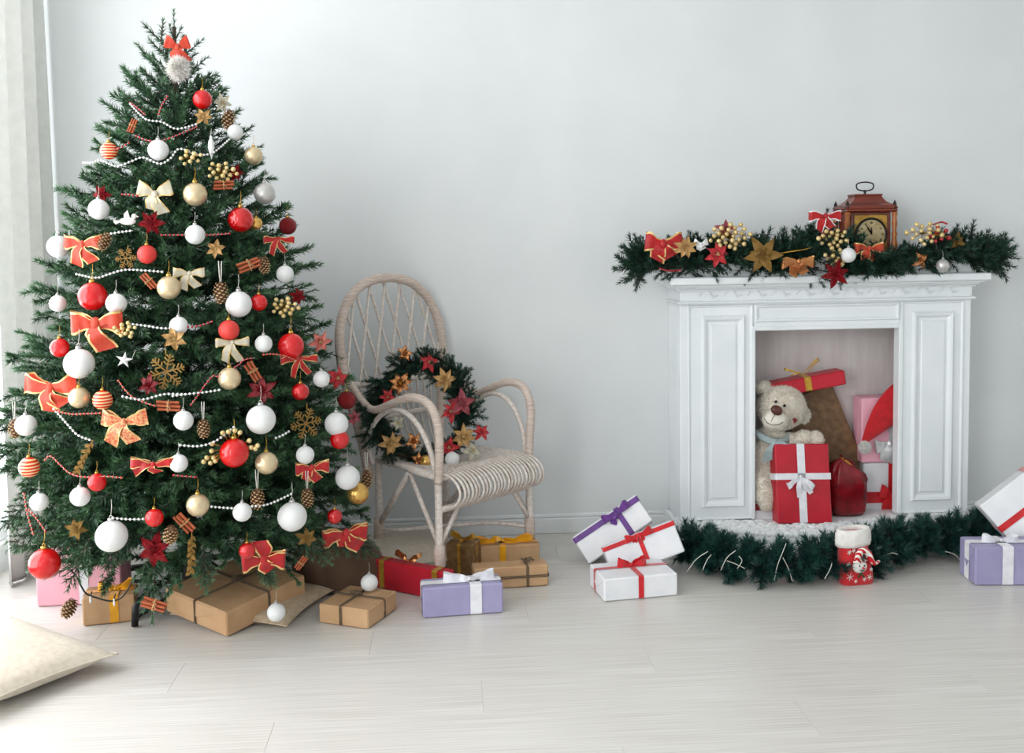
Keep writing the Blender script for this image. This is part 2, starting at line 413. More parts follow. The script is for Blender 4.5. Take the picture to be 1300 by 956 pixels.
struct(MB().box(XL-.1, XR+.1, YF-.1, YF, -.05, ZC, c=.001).build('wall_front', M_WALL, smooth=False))
struct(MB().box(XL-.1, XR+.1, YF-.1, .1, ZC, ZC+.1, c=.001).build('ceiling', M_CEIL, smooth=False))
W1 = (-2.5, -.06); W_FILL = (-5.3, -3.2); WZ = (.1, 2.62)  # second opening is an unseen window, added for light from the front left
wl = MB()
wl.box(XL-.1, XL, YF, 0, -.05, WZ[0], c=.001).box(XL-.1, XL, YF, 0, WZ[1], ZC, c=.001)
for a, b in ((YF, W_FILL[0]), (W_FILL[1], W1[0]), (W1[1], 0)): wl.box(XL-.1, XL, a, b, WZ[0], WZ[1], c=.001)
struct(wl.build('wall_left', M_WALL, smooth=False))
for k, (a, b) in enumerate((W1, W_FILL)):  # the later one is out of view, added to carry the fill
    w = MB(); t = .055
    for (p, q, r, s_) in ((a, b, WZ[0], WZ[0]+t), (a, b, WZ[1]-t, WZ[1]), (a, a+t, WZ[0]+t, WZ[1]-t), (b-t, b, WZ[0]+t, WZ[1]-t), ((a+b)/2-t/2, (a+b)/2+t/2, WZ[0]+t, WZ[1]-t)):
        w.box(XL-.085, XL-.02, p, q, r, s_, c=.004)
    wo = struct(w.build('window_%d' % (k+1), M_WHITE, smooth=False))
    for (p, q) in ((a+t, (a+b)/2-t/2), ((a+b)/2+t/2, b-t)):
        MB().box(XL-.055, XL-.049, p-.005, q+.005, WZ[0]+t-.005, WZ[1]-t+.005, c=.0005).build('pane', M_GLASS, wo, smooth=False)
bb = MB()
bb.box(XL, XR, -.018, 0, 0, .062, c=.003).box(XL, XR, -.011, 0, .062, .078, c=.004)
struct(bb.build('baseboard_back', M_WHITE, smooth=False))

# curtain along the left wall
cv = MB(); NY, NZ = 90, 24; vs = []; fs = []
for i in range(NY+1):
    u = i/NY; yy = -.012-.44*u
    for j in range(NZ+1):
        v = j/NZ; zz = .006+2.6*v
        amp = .022*(1-.3*v)
        vs.append((-1.50+amp*math.sin(u*2*math.pi*4.2+.5*math.sin(3*v))+.012*math.sin(u*23+v*2)-.02*(1-v)*u, yy-.015*(1-v)*math.sin(u*9), zz))
for i in range(NY):
    for j in range(NZ): a = i*(NZ+1)+j; fs.append((a, a+1, a+NZ+2, a+NZ+1))
cv.add(vs, fs)
cu = tag(cv.build('curtain', M_CURT), 'pale grey floor-length curtain hanging in folds beside the bright window', 'curtain')
sm = cu.modifiers.new('thick', 'SOLIDIFY'); sm.thickness = .003
MB().tube([(vs[i*(NZ+1)][0], vs[i*(NZ+1)][1], .012) for i in range(NY+1)], .005, 5).build('hem', mat('curtain_hem', (178, 178, 176), None, 30, .9), cu)

# ================================================================== FIREPLACE
FX0, FX1, FY, FZ0, FZ1 = .872, 2.005, -.2, .085, .985
OX0, OX1, OZ1 = 1.158, 1.722, .813
fp = thing('fireplace', 'white decorative fireplace with panelled legs and an open niche full of gifts', 'fireplace', (1.44, -.1, 0))
FO = Vector((1.44, -.1, 0))
def fpart(mb, name, mt=M_FIRE, parent=None, smooth=False):
    mb.xf(Matrix.Translation(-FO)); return mb.build(name, mt, parent or fp, smooth)
TH = .04
def moulding(x0, x1, z0, z1, w, h, y=FY, inward=True):
    mb = MB(); vs = []; prof = ((0, 0), (.25*w, h), (.55*w, h*.8), (w, -h*.2 if inward else 0))
    for (o, d) in prof:
        for (x, z) in ((x0+o, z0+o), (x1-o, z0+o), (x1-o, z1-o), (x0+o, z1-o)): vs.append((x, y-d, z))
    fs = []
    for i in range(len(prof)-1):
        for k in range(4): fs.append((i*4+k, i*4+(k+1) % 4, (i+1)*4+(k+1) % 4, (i+1)*4+k))
    return mb.add(vs, fs)
for (a, b, out) in ((FX0, OX0, 0), (OX1, FX1, 1)):
    mb = MB().box(a, b, FY, FY+TH, FZ0, .925, c=.004)
    if out: mb.box(b-.03, b, FY+TH, -.001, FZ0, .925, c=.002)
    else: mb.box(a, a+.03, FY+TH, -.001, FZ0, .925, c=.002)
    leg = fpart(mb, 'pilaster')
    pa, pb = (a+.035, b-.028) if not out else (a+.028, b-.035)
    fpart(moulding(a+.006 if out else a+.03, b-.03 if out else b-.006, FZ0+.002, .912, .012, .006), 'outer_moulding', parent=leg).location = (0, 0, 0)
    c0, c1 = (a+.082, b-.036) if not out else (a+.05, b-.07)
    fpart(moulding(c0, c1, FZ0+.05, .872, .028, .013), 'panel_moulding', parent=leg)
    fpart(MB().box(c0+.034, c1-.034, FY-.006, FY+.005, FZ0+.085, .838, c=.004), 'panel', parent=leg)
lt = fpart(MB().box(OX0, OX1, FY, FY+TH, OZ1, .925, c=.002), 'lintel')
fpart(moulding(OX0+.002, OX1-.002, .842, .91, .016, .009), 'lintel_moulding', parent=lt)
tr = MB()
for (x0, x1, z0, z1) in ((OX0-.014, OX0+.003, FZ0, OZ1+.014), (OX1-.003, OX1+.014, FZ0, OZ1+.014), (OX0+.003, OX1-.003, OZ1-.003, OZ1+.014)):
    tr.box(x0, x1, FY-.008, FY+TH+.002, z0, z1, c=.003)
fpart(tr, 'opening_trim')
fz = MB().box(FX0, FX1, FY-.004, -.001, .925, .985, c=.002)
prof = [(.0, .90), (.012, .915), (.016, .927), (.016, .933)]
frz = fpart(fz, 'frieze')
# scrolling relief on the frieze
for k in range(11):
    x0 = FX0+.07+k*.093
    pts = [(x0+.075*t, FY-.006, .953+.014*math.sin(t*2*math.pi-.6)*(1 if t < .8 else .6)) for t in [i/12 for i in range(13)]]
    fpart(MB().tube(pts, [.002+.003*math.sin(math.pi*i/12) for i in range(13)], 6), 'relief_scroll', parent=frz, smooth=True)
cr_ = MB()
for (z0, z1, o) in ((.915, .926, .012), (.972, .985, .02), (.964, .973, .012)):
    cr_.box(FX0-o, FX1+o, FY-o-.004, -.001, z0, z1, c=.004)
fpart(cr_, 'cornice')
sh = MB().box(.822, 2.045, -.272, -.001, .990, 1.018, c=.004).box(.838, 2.030, -.256, -.001, .982, .990, c=.003)
fpart(sh, 'mantel_shelf')
fpart(MB().box(FX0+.03, FX1-.03, -.012, -.002, FZ0, .925, c=.001), 'back_panel', M_BACKP)
# hearth plinth, bowed front with a lumpy plaster edge
HB = []
for i in range(41):
    u = i/40; HB.append((FX0-.02+(FX1-FX0+.04)*u, -.235-.19*math.sin(math.pi*u)**.7))
mb = MB(); vs = []; n = len(HB)
for z in (0, .07, .082): vs += [(x, yy, z) for x, yy in HB]
vs += [(x, -.005, .082) for x, yy in HB] + [(x, -.005, 0) for x, yy in HB]
fs = [(r*n+i, r*n+i+1, (r+1)*n+i+1, (r+1)*n+i) for r in range(4) for i in range(n-1)]
fs += [tuple(r*n for r in range(5))[::-1], tuple(r*n+n-1 for r in range(5))]
hearth = fpart(mb.add(vs, fs), 'hearth', M_FIRE)
lump = MB()
for i in range(700):
    u = nr.random(); x = FX0+(FX1-FX0)*u; yf = -.235-.19*math.sin(math.pi*u)**.7
    yy = yf+.005+(nr.random()**1.6)*.16
    lump.ball((x, yy, .082), .005+.006*nr.random(), 7, 4, (1.9, 1, .7+.4*nr.random()))
for k in range(60):
    u = k/59; lump.ball((FX0+(FX1-FX0)*u, -.235-.19*math.sin(math.pi*u)**.7+.004, .078), .014, 8, 5, (1.0, .8, .8))
o = fpart(lump, 'plaster_snow_edge', M_HEARTH, hearth, True); o['kind'] = 'stuff'

# ================================================================== ribbons, bows, gifts
def bow_parts(parent, L, w, ribbon, edge=None, tails=((-.5, -1, 1.1), (.45, -1, 1.0)), up=.25, M=None, depth=.35, names=('loop', 'tail', 'knot')):
    """bow in the local XZ plane facing -Y"""
    M = M or Matrix.Identity(4); mats = [ribbon, edge] if edge else [ribbon]; E = bool(edge)
    for sg in (-1, 1):
        pts = []; wv = []
        n = 14; lift = up*rnd.uniform(.7, 1.3); LL = L*rnd.uniform(.92, 1.08)
        for i in range(n+1):
            a = 2*math.pi*i/n - math.pi
            x = LL*(1+math.cos(a))/2; yv = depth*LL*.5*math.sin(a)*(.3+.7*x/LL)
            pts.append(Vector((sg*x, yv+.05*LL*math.sin(i*2.1+lift*9), lift*x+.04*LL*math.sin(i*1.7+L*900)))); ww = w*(.28+.72*min(1, x/LL*1.25))/2
            wv.append(Vector((-sg*ww*lift*.6, ww*.25*math.sin(a), ww)))
        MB().strip(pts, wv, E).xf(M).build(names[0], mats, parent)
    for (dx, dz, ln) in tails:
        pts = []; wv = []; d = Vector((dx, 0, dz)).normalized(); pr = Vector((d.z, 0, -d.x))
        n = 8
        for i in range(n+1):
            t = i/n; p = d*(ln*L*t)+pr*(.10*L*math.sin(t*4.2))+Vector((0, -.02*L-.10*L*math.sin(t*5), 0))
            pts.append(p); ww = w*(.3+.6*min(1, t*2))/2; wv.append(pr*ww+Vector((0, ww*.3*math.sin(5*t), 0)))
        MB().strip(pts, wv, E).xf(M).build(names[1], mats, parent)
    MB().ball((0, -.03*L, 0), w*.26, 8, 6, (.9, .8, 1.1)).xf(M).build(names[2], mats[:1], parent)

def band(a0, a1, b0, b1, w, off=.0022, c=.006):
    """closed ribbon loop round rectangle a0..a1 x b0..b1, returns 2D loop"""
    a0 -= off; a1 += off; b0 -= off; b1 += off
    return [(a0+c, b0), (a1-c, b0), (a1-c*.3, b0+c*.3), (a1, b0+c), (a1, b1-c), (a1-c*.3, b1-c*.3), (a1-c, b1), (a0+c, b1), (a0+c*.3, b1-c*.3), (a0, b1-c), (a0, b0+c), (a0+c*.3, b0+c*.3)]

def gift(label, MW, dims, paper, ribbon=None, bands=(), rw=.02, bow=None, twine=None, group='wrapped gifts', name='gift_box', cat='gift', flap=True):
    """MW: world matrix with origin at the base centre, x along the front, y to the back"""
    a, b, h = dims
    root = link(name, None); root.matrix_world = MW; tag(root, label, cat, group)
    mb = MB().box(-a/2, a/2, -b/2, b/2, 0, h, c=.004)
    mb.build('box', paper, root, smooth=False)
    if flap:                                             # the folded paper triangle at the ends
        for sg in (-1, 1):
            x = sg*(a/2+.0008)
            MB().add([(x, -b/2+.006, h-.006), (x, b/2-.006, h-.006), (x, 0, h*.32), (x+sg*.0006, -b/2+.008, h-.008), (x+sg*.0006, b/2-.008, h-.008), (x+sg*.0018, 0, h*.34)],
                     [(3, 4, 5), (0, 3, 5, 2), (1, 2, 5, 4), (0, 1, 4, 3)]).build('end_fold', paper, root, smooth=False)
    for (ax, fr) in bands:
        if ribbon is not None:
            if ax == 'x':
                x = -a/2+a*fr; lp = band(-b/2, b/2, 0.0025, h, rw)
                pts = [(x, p, q) for p, q in lp]; wv = [(rw/2, 0, 0)]*len(lp)
            elif ax == 'y':
                yv = -b/2+b*fr; lp = band(-a/2, a/2, 0.0025, h, rw)
                pts = [(p, yv, q) for p, q in lp]; wv = [(0, rw/2, 0)]*len(lp)
            else:
                zv = h*fr; lp = band(-a/2, a/2, -b/2, b/2, rw)
                pts = [(p, q, zv) for p, q in lp]; wv = [(0, 0, rw/2)]*len(lp)
            MB().strip(pts, wv, closed=True).build('ribbon', ribbon, root, smooth=False)
        if twine is not None:
            mb = MB()
            for d in (-.003, .0025):
                if ax == 'z':
                    zv = h*fr+d; pts = [(p, q, zv+.0008*math.sin(7*i)) for i, (p, q) in enumerate(band(-a/2, a/2, -b/2, b/2, 0))]
                elif ax == 'x':
                    x = -a/2+a*fr+d; pts = [(x+.0008*math.sin(7*i), p, q) for i, (p, q) in enumerate(band(-b/2, b/2, 0.004, h, 0))]
                else:
                    yv = -b/2+b*fr+d; pts = [(p, yv+.0008*math.sin(7*i), q) for i, (p, q) in enumerate(band(-a/2, a/2, 0.004, h, 0))]
                mb.tube(pts, .0019, 5, closed=True)
            mb.build('twine', twine, root)
    if bow:
        loc = bow['loc']; rz = bow.get('rz', 0); rx = bow.get('rx', 0)
        M = Matrix.Translation(Vector(loc)) @ Euler((rx, 0, rz)).to_matrix().to_4x4()
        bow_parts(root, bow['L'], bow['w'], bow.get('mat', ribbon), bow.get('edge'), bow.get('tails', ((-.5, -.6, .9), (.5, -.6, .9))), bow.get('up', .5), M, bow.get('depth', .6), ('bow_loop', 'bow_tail', 'bow_knot'))
    if twine is not None and bow is None:
        mb = MB()
        for k in range(5):
            cx, cy = rnd.uniform(-.012, .012), rnd.uniform(-.008, .008); r = rnd.uniform(.012, .02); ph = rnd.uniform(0, 6)
            fr = [f for ax, f in bands if ax == 'x']; fy = [f for ax, f in bands if ax == 'y']
            ox = -a/2+a*(fr[0] if fr else .5); oy = -b/2+b*(fy[0] if fy else .5)
            mb.tube([(ox+cx+r*math.cos(t/10*6.28+ph), oy+cy+.7*r*math.sin(t/10*6.28+ph), h+.005+.010*abs(math.sin(t/10*6.28*1.0+k))) for t in range(10)], .0016, 5, closed=True)
        mb.build('twine_knot', twine, root)
    return root
def floor_gift(label, p, q, depth, h, *a, **k):
    z = k.pop('z', 0.0015)
    p = Vector((p[0], p[1], 0)); q = Vector((q[0], q[1], 0)); ex = (q-p).normalized(); ey = Vector((-ex.y, ex.x, 0))
    c = (p+q)/2+ey*depth/2
    M = Matrix((ex, ey, Vector((0, 0, 1)))).transposed().to_4x4(); M.translation = c+Vector((0, 0, z))
    return gift(label, M, ((q-p).length, depth, h), *a, **k)

floor_gift('kraft paper gift with orange-yellow ribbon beside the pine cone under the tree', (-1.136, -.852), (-.986, -.822), .115, .086, M_KRAFT, M_RIBY, [('x', .6), ('y', .5)], .026,
           dict(loc=(.015, 0, .09), L=.055, w=.03, up=.25, tails=((-.9, -.3, .9), (.9, -.2, .5))))
floor_gift('tall pink gift with a white ribbon beside the curtain', (-1.348, -.659), (-1.08, -.652), .12, .205, M_PINK, M_RIBW, [('x', .56)], .03)
kg = floor_gift('large kraft gift tied with twine resting on a beige cushion under the tree', (-.672, -.985), (-.474, -.735), .285, .078, M_KRAFT, None, [('x', .52), ('y', .5)], twine=M_TWINE, z=.001)
_pv = Matrix.Translation((-.672, -.985, .001)); kg.matrix_world = _pv @ Matrix.Rotation(math.radians(6.5), 4, Vector((1, .12, 0))) @ _pv.inverted() @ kg.matrix_world
floor_gift('flat kraft gift with grey twine knot in front of the brown sack', (-.413, -.894), (-.257, -.967), .185, .059, M_KRAFT, None, [('x', .45), ('y', .55)], twine=M_TWINE)
floor_gift('slim red gift with two gold ribbons against the wicker chair leg', (-.285, -.570), (-.022, -.757), .048, .096, M_RPAP, M_RIBG, [('x', .18), ('x', .86)], .022,
           dict(loc=(-.01, .0, .105), L=.05, w=.014, up=.5, mat=M_COP, tails=((-1, .3, .8), (1, .3, .8))))
floor_gift('lavender gift with white satin bow in front of the wicker chair', (-.094, -.893), (.156, -.868), .094, .094, M_LAV, M_RIBW, [('x', .66), ('y', .5)], .036,
           dict(loc=(.025, 0, .1), L=.085, w=.03, up=.12, depth=.3, tails=((.6, -.1, .5), (-.9, -.12, .6))))
floor_gift('small brown and gold gift cube under the wicker chair', (-.022, -.462), (.068, -.5), .085, .108, M_KRAFT2, M_RIBG, [('x', .5), ('y', .5)], .012,
           dict(loc=(0, 0, .112), L=.045, w=.016, up=.5, mat=M_RIBG))
floor_gift('kraft gift with bright yellow ribbon under the front of the wicker chair', (.098, -.425), (.312, -.412), .075, .078, M_KRAFT, M_RIBY, [('x', .38), ('y', .5)], .022,
           dict(loc=(-.02, .0, .087), L=.11, w=.024, up=.03, depth=.25, tails=((1, .02, .9), (-1, 0, .5))))
floor_gift('long kraft gift with twine, right behind the lavender gift by the chair', (.070, -.652), (.322, -.631), .07, .072, M_KRAFT, None, [('x', .72), ('z', .5)], twine=M_TWINE)
floor_gift('flat white gift with red ribbon lying on the floor, lowest of its pile', (.484, -.808), (.731, -.772), .165, .074, M_WPAP, M_RIBR, [('x', .5), ('y', .62)], .018,
           dict(loc=(.0, .02, .08), L=.05, w=.03, up=.3, tails=((-.8, -.2, .7), (.7, -.35, .6))))
def corner_gift(label, bl, br, tl, thick, *a, **k):
    """front face corners bottom-left, bottom-right, top-left in space; the box goes back by thick"""
    ex = (br-bl); W = ex.length; ex.normalize(); ez = tl-bl; ez = ez-ex*ez.dot(ex); Hh = ez.length; ez.normalize(); ey = ez.cross(ex)
    c = bl+ex*W/2+ey*thick/2
    M = Matrix((ex, ey, ez)).transposed().to_4x4(); M.translation = c
    return gift(label, M, (W, thick, Hh), *a, **k)
corner_gift('white gift with purple ribbon, tilted behind the red-ribboned white gifts', P(748, 716, -.46), P(829, 661, -.46), P(724, 684, -.42), .13, M_WPAP, M_RIBP, [('x', .68), ('z', .86)], .02,
            dict(loc=(.04, -.072, .092), L=.055, w=.03, up=.15, tails=((-.7, -.6, .7), (.5, -.5, .3))))
corner_gift('white gift with red ribbon propped aslant on top of the flat white gift', P(780, 735, -.615), P(870, 700, -.615), P(768, 694, -.585), .085, M_WPAP, M_RIBR, [('x', .5), ('z', .92)], .015,
            dict(loc=(.0, -.046, .104), L=.048, w=.026, up=.1, tails=((-.7, -.4, .6), (.5, -.4, .5))))
floor_gift('lavender gift with white ribbon beneath the tilted white gift by the fireplace', (1.726, -.782), (1.965, -.805), .13, .128, M_LAV, M_RIBW, [('x', .44), ('y', .5)], .036,
           dict(loc=(-.01, 0, .132), L=.06, w=.03, up=.1))
corner_gift('white gift with red ribbon tilted upon a lavender gift by the fireplace', P(1289, 694, -.66), P(1372, 632, -.70), P(1246, 641, -.60), .14, M_WPAP, M_RIBR, [('z', .42), ('x', .75)], .022)

# ================================================================== THINGS IN THE NICHE
zf = FZ0+.004
corner_gift('bright red gift with a white satin bow standing in the fireplace niche', P(988, 665, -.285), P(1057, 664, -.285), P(990, 564, -.225), .07, M_RPAP, M_RIBW, [('x', .47)], .03,
            dict(loc=(-.012, -.042, .175), L=.05, w=.022, up=-.75, rx=0, depth=.5, tails=((.55, -1, 1.5), (-.15, -1, 1.6))), name='gift_box')
red_gift = [o for o in col.objects if o.get('label', '').startswith('bright red gift')][0]
MB().strip([(p, q, .175) for p, q in band(-.1065, .1065, -.035, .035, .02)], [(0, 0, .012)]*12, closed=True).build('ribbon', M_RIBW, red_gift, smooth=False)
corner_gift('white gift with red satin bow at the bottom of the fireplace niche', P(1095, 661, -.105), P(1172, 659, -.105), P(1093, 588, -.105), .085, M_WPAP, M_RIBR, [('x', .5), ('z', .4)], .045,
            dict(loc=(-.005, -.052, .10), L=.055, w=.05, up=.5, depth=.35, tails=((-.5, -1, 1.4), (.1, -1, 1.2))))
corner_gift('pink gift with silver bow stacked upon the white gift in the niche', P(1094, 588, -.115), P(1176, 585, -.115), P(1092, 506, -.115), .09, M_PINK, M_RIBS, [('x', .46)], .025,
            dict(loc=(-.022, -.054, .075), L=.06, w=.05, up=-.2, depth=.35, tails=((-.35, -1, 1.2), (.25, -1, 1.3))))
corner_gift('brown paper gift with a faint swirl print leaning behind the red gift', P(1034, 622, -.075), P(1100, 594, -.075), P(1003, 508, -.05), .045, M_BAG, None, [], 0)
corner_gift('flat red gift box with gold string bow lying across the brown gift', P(976, 507, -.13), P(1075, 488, -.13), P(973, 489, -.13), .085, M_RPAP, M_RIBG, [('x', .52)], .026,
            dict(loc=(.0, -.02, .066), L=.07, w=.006, up=.55, depth=.6, mat=M_RIBG, tails=((-1, .2, .7), (.6, -.6, .3))))
corner_gift('white and dark red gift lying under the teddy bear', P(955, 663, -.19), P(990, 661, -.19), P(955, 640, -.19), .11, M_WPAP, M_DRED, [('z', .82)], .026)
# dark red foil bag, gathered at the top
bag = MB(); cB = P(1075, 660, -.17); vs = []; fs = []; n = 28
prof = [(.062, 0), (.070, .015), (.073, .06), (.073, .12), (.070, .155), (.060, .178), (.040, .192), (.022, .198), (.026, .206), (.03, .212)]
for (r, z) in prof:
    for k in range(n):
        a = 2*math.pi*k/n; rr = r*(1+(.03+.08*(z > .15))*math.sin(a*7+z*20)+.03*math.sin(a*3+z*40)); ca, sa = math.cos(a), math.sin(a); e = .6
        vs.append((rr*abs(ca)**e*(1 if ca > 0 else -1), rr*.6*abs(sa)**e*(1 if sa > 0 else -1), z+.02*(z > .15)*-ca))
for i in range(len(prof)-1):
    for k in range(n): fs.append((i*n+k, i*n+(k+1) % n, (i+1)*n+(k+1) % n, (i+1)*n+k))
fs.append(tuple(range(n))[::-1]); bag.add(vs, fs)
bo = tag(bag.build('gift_bag', M_DRED, None, True, (cB.x, cB.y, zf)), 'dark red foil bag gathered with a gold tie between two gifts in the niche', 'gift bag')
MB().tube([(.023*math.cos(a/12*6.28), .014*math.sin(a/12*6.28), .199-.02*math.cos(a/12*6.28)) for a in range(12)], .005, 6, closed=True).build('gold_tie', M_RIBG, bo)

# teddy bear -----------------------------------------------------------------
def remesh_union(name, balls, vox, mats):
    mb = MB()
    for (c, r, sc, R) in balls:
        k = len(mb.v); mb.ball((0, 0, 0), r, 20, 14, sc)
        mb.xf(Matrix.Translation(c) @ (R or Matrix.Identity(4)), k)
    tmp = bpy.data.objects.new('tmp', mb.mesh('tmp', mats)); col.objects.link(tmp)
    md = tmp.modifiers.new('r', 'REMESH'); md.mode = 'VOXEL'; md.voxel_size = vox
    sm = tmp.modifiers.new('s', 'SMOOTH'); sm.iterations = 8; sm.factor = .5
    dg = bpy.context.evaluated_depsgraph_get(); me = bpy.data.meshes.new_from_object(tmp.evaluated_get(dg)); me.name = name
    bpy.data.objects.remove(tmp); me.polygons.foreach_set('use_smooth', [True]*len(me.polygons)); return me
def fur(me, n, ln, w, mt, name='fur', droop=.3, skip=None):
    me.calc_loop_triangles()
    co = np.empty(len(me.vertices)*3, np.float32); me.vertices.foreach_get('co', co); co = co.reshape(-1, 3)
    tr = np.empty(len(me.loop_triangles)*3, np.int32); me.loop_triangles.foreach_get('vertices', tr); tr = tr.reshape(-1, 3)
    A, B, C = co[tr[:, 0]], co[tr[:, 1]], co[tr[:, 2]]; nn = np.cross(B-A, C-A); ar = np.linalg.norm(nn, axis=1)
    ix = nr.choice(len(tr), n, p=ar/ar.sum()); u = nr.random((n, 2)); f = u.sum(1) > 1; u[f] = 1-u[f]
    p = A[ix]+(B-A)[ix]*u[:, :1]+(C-A)[ix]*u[:, 1:]; nm = norm(nn[ix])
    d = norm(nm+nr.normal(0, .35, (n, 3))+np.array([0, 0, -droop])); w_ = norm(np.cross(d, nr.normal(0, 1, (n, 3))))*w/2
    if skip is not None: k = ~skip(p); p, d, w_ = p[k], d[k], w_[k]
    n = len(p); V = np.empty((n*3, 3)); V[0::3] = p-w_; V[1::3] = p+w_; V[2::3] = p+d*ln*nr.uniform(.6, 1.1, (n, 1))
    m2 = bpy.data.meshes.new(name); m2.vertices.add(n*3); m2.vertices.foreach_set('co', V.astype(np.float32).ravel())
    m2.loops.add(n*3); m2.loops.foreach_set('vertex_index', np.arange(n*3, dtype=np.int32)); m2.polygons.add(n)
    m2.polygons.foreach_set('loop_start', np.arange(0, n*3, 3, dtype=np.int32)); m2.materials.append(mt); m2.update(calc_edges=True); return m2
BO = P(975, 640, -.12); BO.z = zf
def bp(px, py, Y): return P(px, py, Y)-BO
balls = [(bp(992, 517, -.125), .088, (1.04, .86, .95), None),            # head
         (bp(984, 533, -.195), .042, (1.05, .8, .85), None),             # muzzle
         (bp(1021, 527, -.12), .030, (.75, .55, 1.1), None), (bp(970, 492, -.12), .030, (1.1, .55, .8), None),
         (bp(979, 556, -.12), .055, (1, .8, .9), None),                  # neck
         (bp(972, 578, -.115), .078, (.95, .78, 1.05), None),            # chest
         (bp(968, 600, -.115), .076, (.95, .8, .95), None),              # belly
         (bp(1003, 560, -.15), .031, (1.3, .9, .95), None), (bp(1020, 557, -.16), .030, (1.2, .95, 1), None), (bp(1035, 558, -.165), .030, (1, .95, 1), None),
         (bp(950, 568, -.14), .033, (.9, .9, 1.3), None),
         (bp(966, 612, -.16), .042, (.9, .95, 1.0), None), (bp(972, 628, -.185), .041, (.95, .9, 1.2), None), (bp(973, 638, -.19), .034, (.9, .9, .9), None),
         (bp(945, 622, -.15), .042, (.9, .9, 1.1), None)]
bme = remesh_union('teddy_bear', balls, .006, [M_FUR])
bear = tag(link('teddy_bear', bme, None, BO), 'cream teddy bear sitting in the fireplace niche with its head tilted', 'teddy bear')
mz = np.array(bp(984, 533, -.215))
o = link('fur', fur(bme, 42000, .011, .0022, M_FUR, skip=lambda p: np.linalg.norm(p-mz, axis=1) < .04), bear); o['kind'] = 'stuff'
MB().ball((0, 0, 0), .022, 14, 10, (1.1, .6, .85)).build('nose', M_NOSE, bear, loc=bp(986, 521, -.236), rot=(0, .5, 0))
for q in ((985, 510), (996, 515)):
    MB().ball((0, 0, 0), .006, 10, 8, (1, .7, 1)).build('eye', M_BLK, bear, loc=bp(*q, -.207))
MB().tube([bp(*q) for q in ((984, 525, -.240), (981, 531, -.238), (979, 535, -.236))], .0013, 5).build('mouth', M_BLK, bear)
MB().tube([bp(*q) for q in ((970, 531, -.226), (974, 537, -.232), (981, 540, -.234), (989, 539, -.232), (994, 536, -.226))], .0013, 5).build('mouth', M_BLK, bear)
ht = MB()
for sx in (-1, 1): ht.ball((sx*.0045, 0, .003), .007, 8, 6, (1, .4, 1))
ht.ball((0, 0, -.004), .006, 8, 6, (.9, .4, 1.2)); ht.build('cheek_heart', M_DRED, bear, loc=bp(1009, 534, -.208), rot=(0, .4, .35))
sc = MB()
pts = catmull([bp(958, 548, -.15), bp(970, 556, -.19), bp(983, 561, -.20), bp(996, 560, -.185), bp(1004, 552, -.14)], 5)
sc.tube(pts, .014, 8, flat=.6)
sc.build('scarf', M_SCARF, bear)
for (q0, q1, q2) in (((982, 561, -.21), (976, 572, -.222), (974, 586, -.215)), ((986, 561, -.212), (994, 565, -.222), (1000, 568, -.22))):
    pts = catmull([bp(*q0), bp(*q1), bp(*q2)], 5)
    MB().strip(pts, [Vector((.010+.012*i/len(pts), 0, .006)) for i in range(len(pts))]).build('scarf_end', M_SCARF, bear)
# santa hat -----------------------------------------------------------------
hp = [P(1163, 503, -.135), P(1143, 512, -.14), P(1128, 526, -.155), P(1116, 542, -.165), P(1106, 557, -.172), P(1101, 564, -.175)]
hr = [.095, .08, .06, .04, .02, .008]
hb = MB().tube([Vector((p.x-hp[-1].x, 0, p.z-hp[-1].z)) for p in catmull(hp, 4)], [float(np.interp(i/20, [k/5 for k in range(6)], hr)) for i in range(21)], 16)
hb.xf(Matrix.Diagonal((1, .24, 1, 1)))
hp[-1].y = -.137
hat = tag(hb.build('santa_hat', M_FELT, None, True, hp[-1]), 'red felt Santa hat with white pompom hanging over the pink gift', 'hat')
pm = MB().ball((0, 0, 0), .020, 14, 10).mesh('pompom', [M_FLUFF])
pmo = link('pompom', pm, hat, P(1098, 568, -.15)-hp[-1]); o = link('fluff', fur(pm, 2500, .009, .0018, M_FLUFF, 'fluff', 0), pmo); o['kind'] = 'stuff'

# ================================================================== CLOCK ON THE MANTEL
zs = 1.0185
ck = thing('mantel_clock', 'antique mahogany bracket clock with brass dial and carrying handle on the mantel', 'clock', (1.622, -.105, zs), (0, 0, .04))
MB().box(-.108, .108, -.07, .07, 0, .03, c=.006).box(-.098, .098, -.062, .062, .03, .045, c=.006).build('base', M_WOOD, ck, False)
MB().box(-.082, .082, -.05, .055, .045, .235, c=.003).build('case', M_WOOD, ck, False)
MB().box(-.104, .104, -.066, .062, .235, .249, c=.005).build('cornice', M_WOOD, ck, False)
rf = MB(); vs = []; fs = []
prof = [(.104, .249), (.098, .262), (.080, .268), (.066, .277), (.056, .290), (.052, .296), (.056, .300), (.054, .305)]
for (x, z) in prof:
    yv = x*.62; vs += [(-x, -yv, z), (x, -yv, z), (x, yv, z), (-x, yv, z)]
for i in range(len(prof)-1):
    for k in range(4): fs.append((i*4+k, i*4+(k+1) % 4, (i+1)*4+(k+1) % 4, (i+1)*4+k))
fs.append(tuple(len(vs)-4+k for k in range(4))); rf.add(vs, fs).build('bell_roof', M_WOOD, ck, False)
MB().tube(catmull([(-.004, 0, .318), (-.03, 0, .325), (-.032, 0, .345), (0, 0, .352), (.032, 0, .345), (.03, 0, .325), (.004, 0, .318)], 5), .0028, 8).lathe([(.008, .304), (.004, .309), (.006, .316), (.003, .322)], 10).build('carrying_handle', M_DARK, ck)
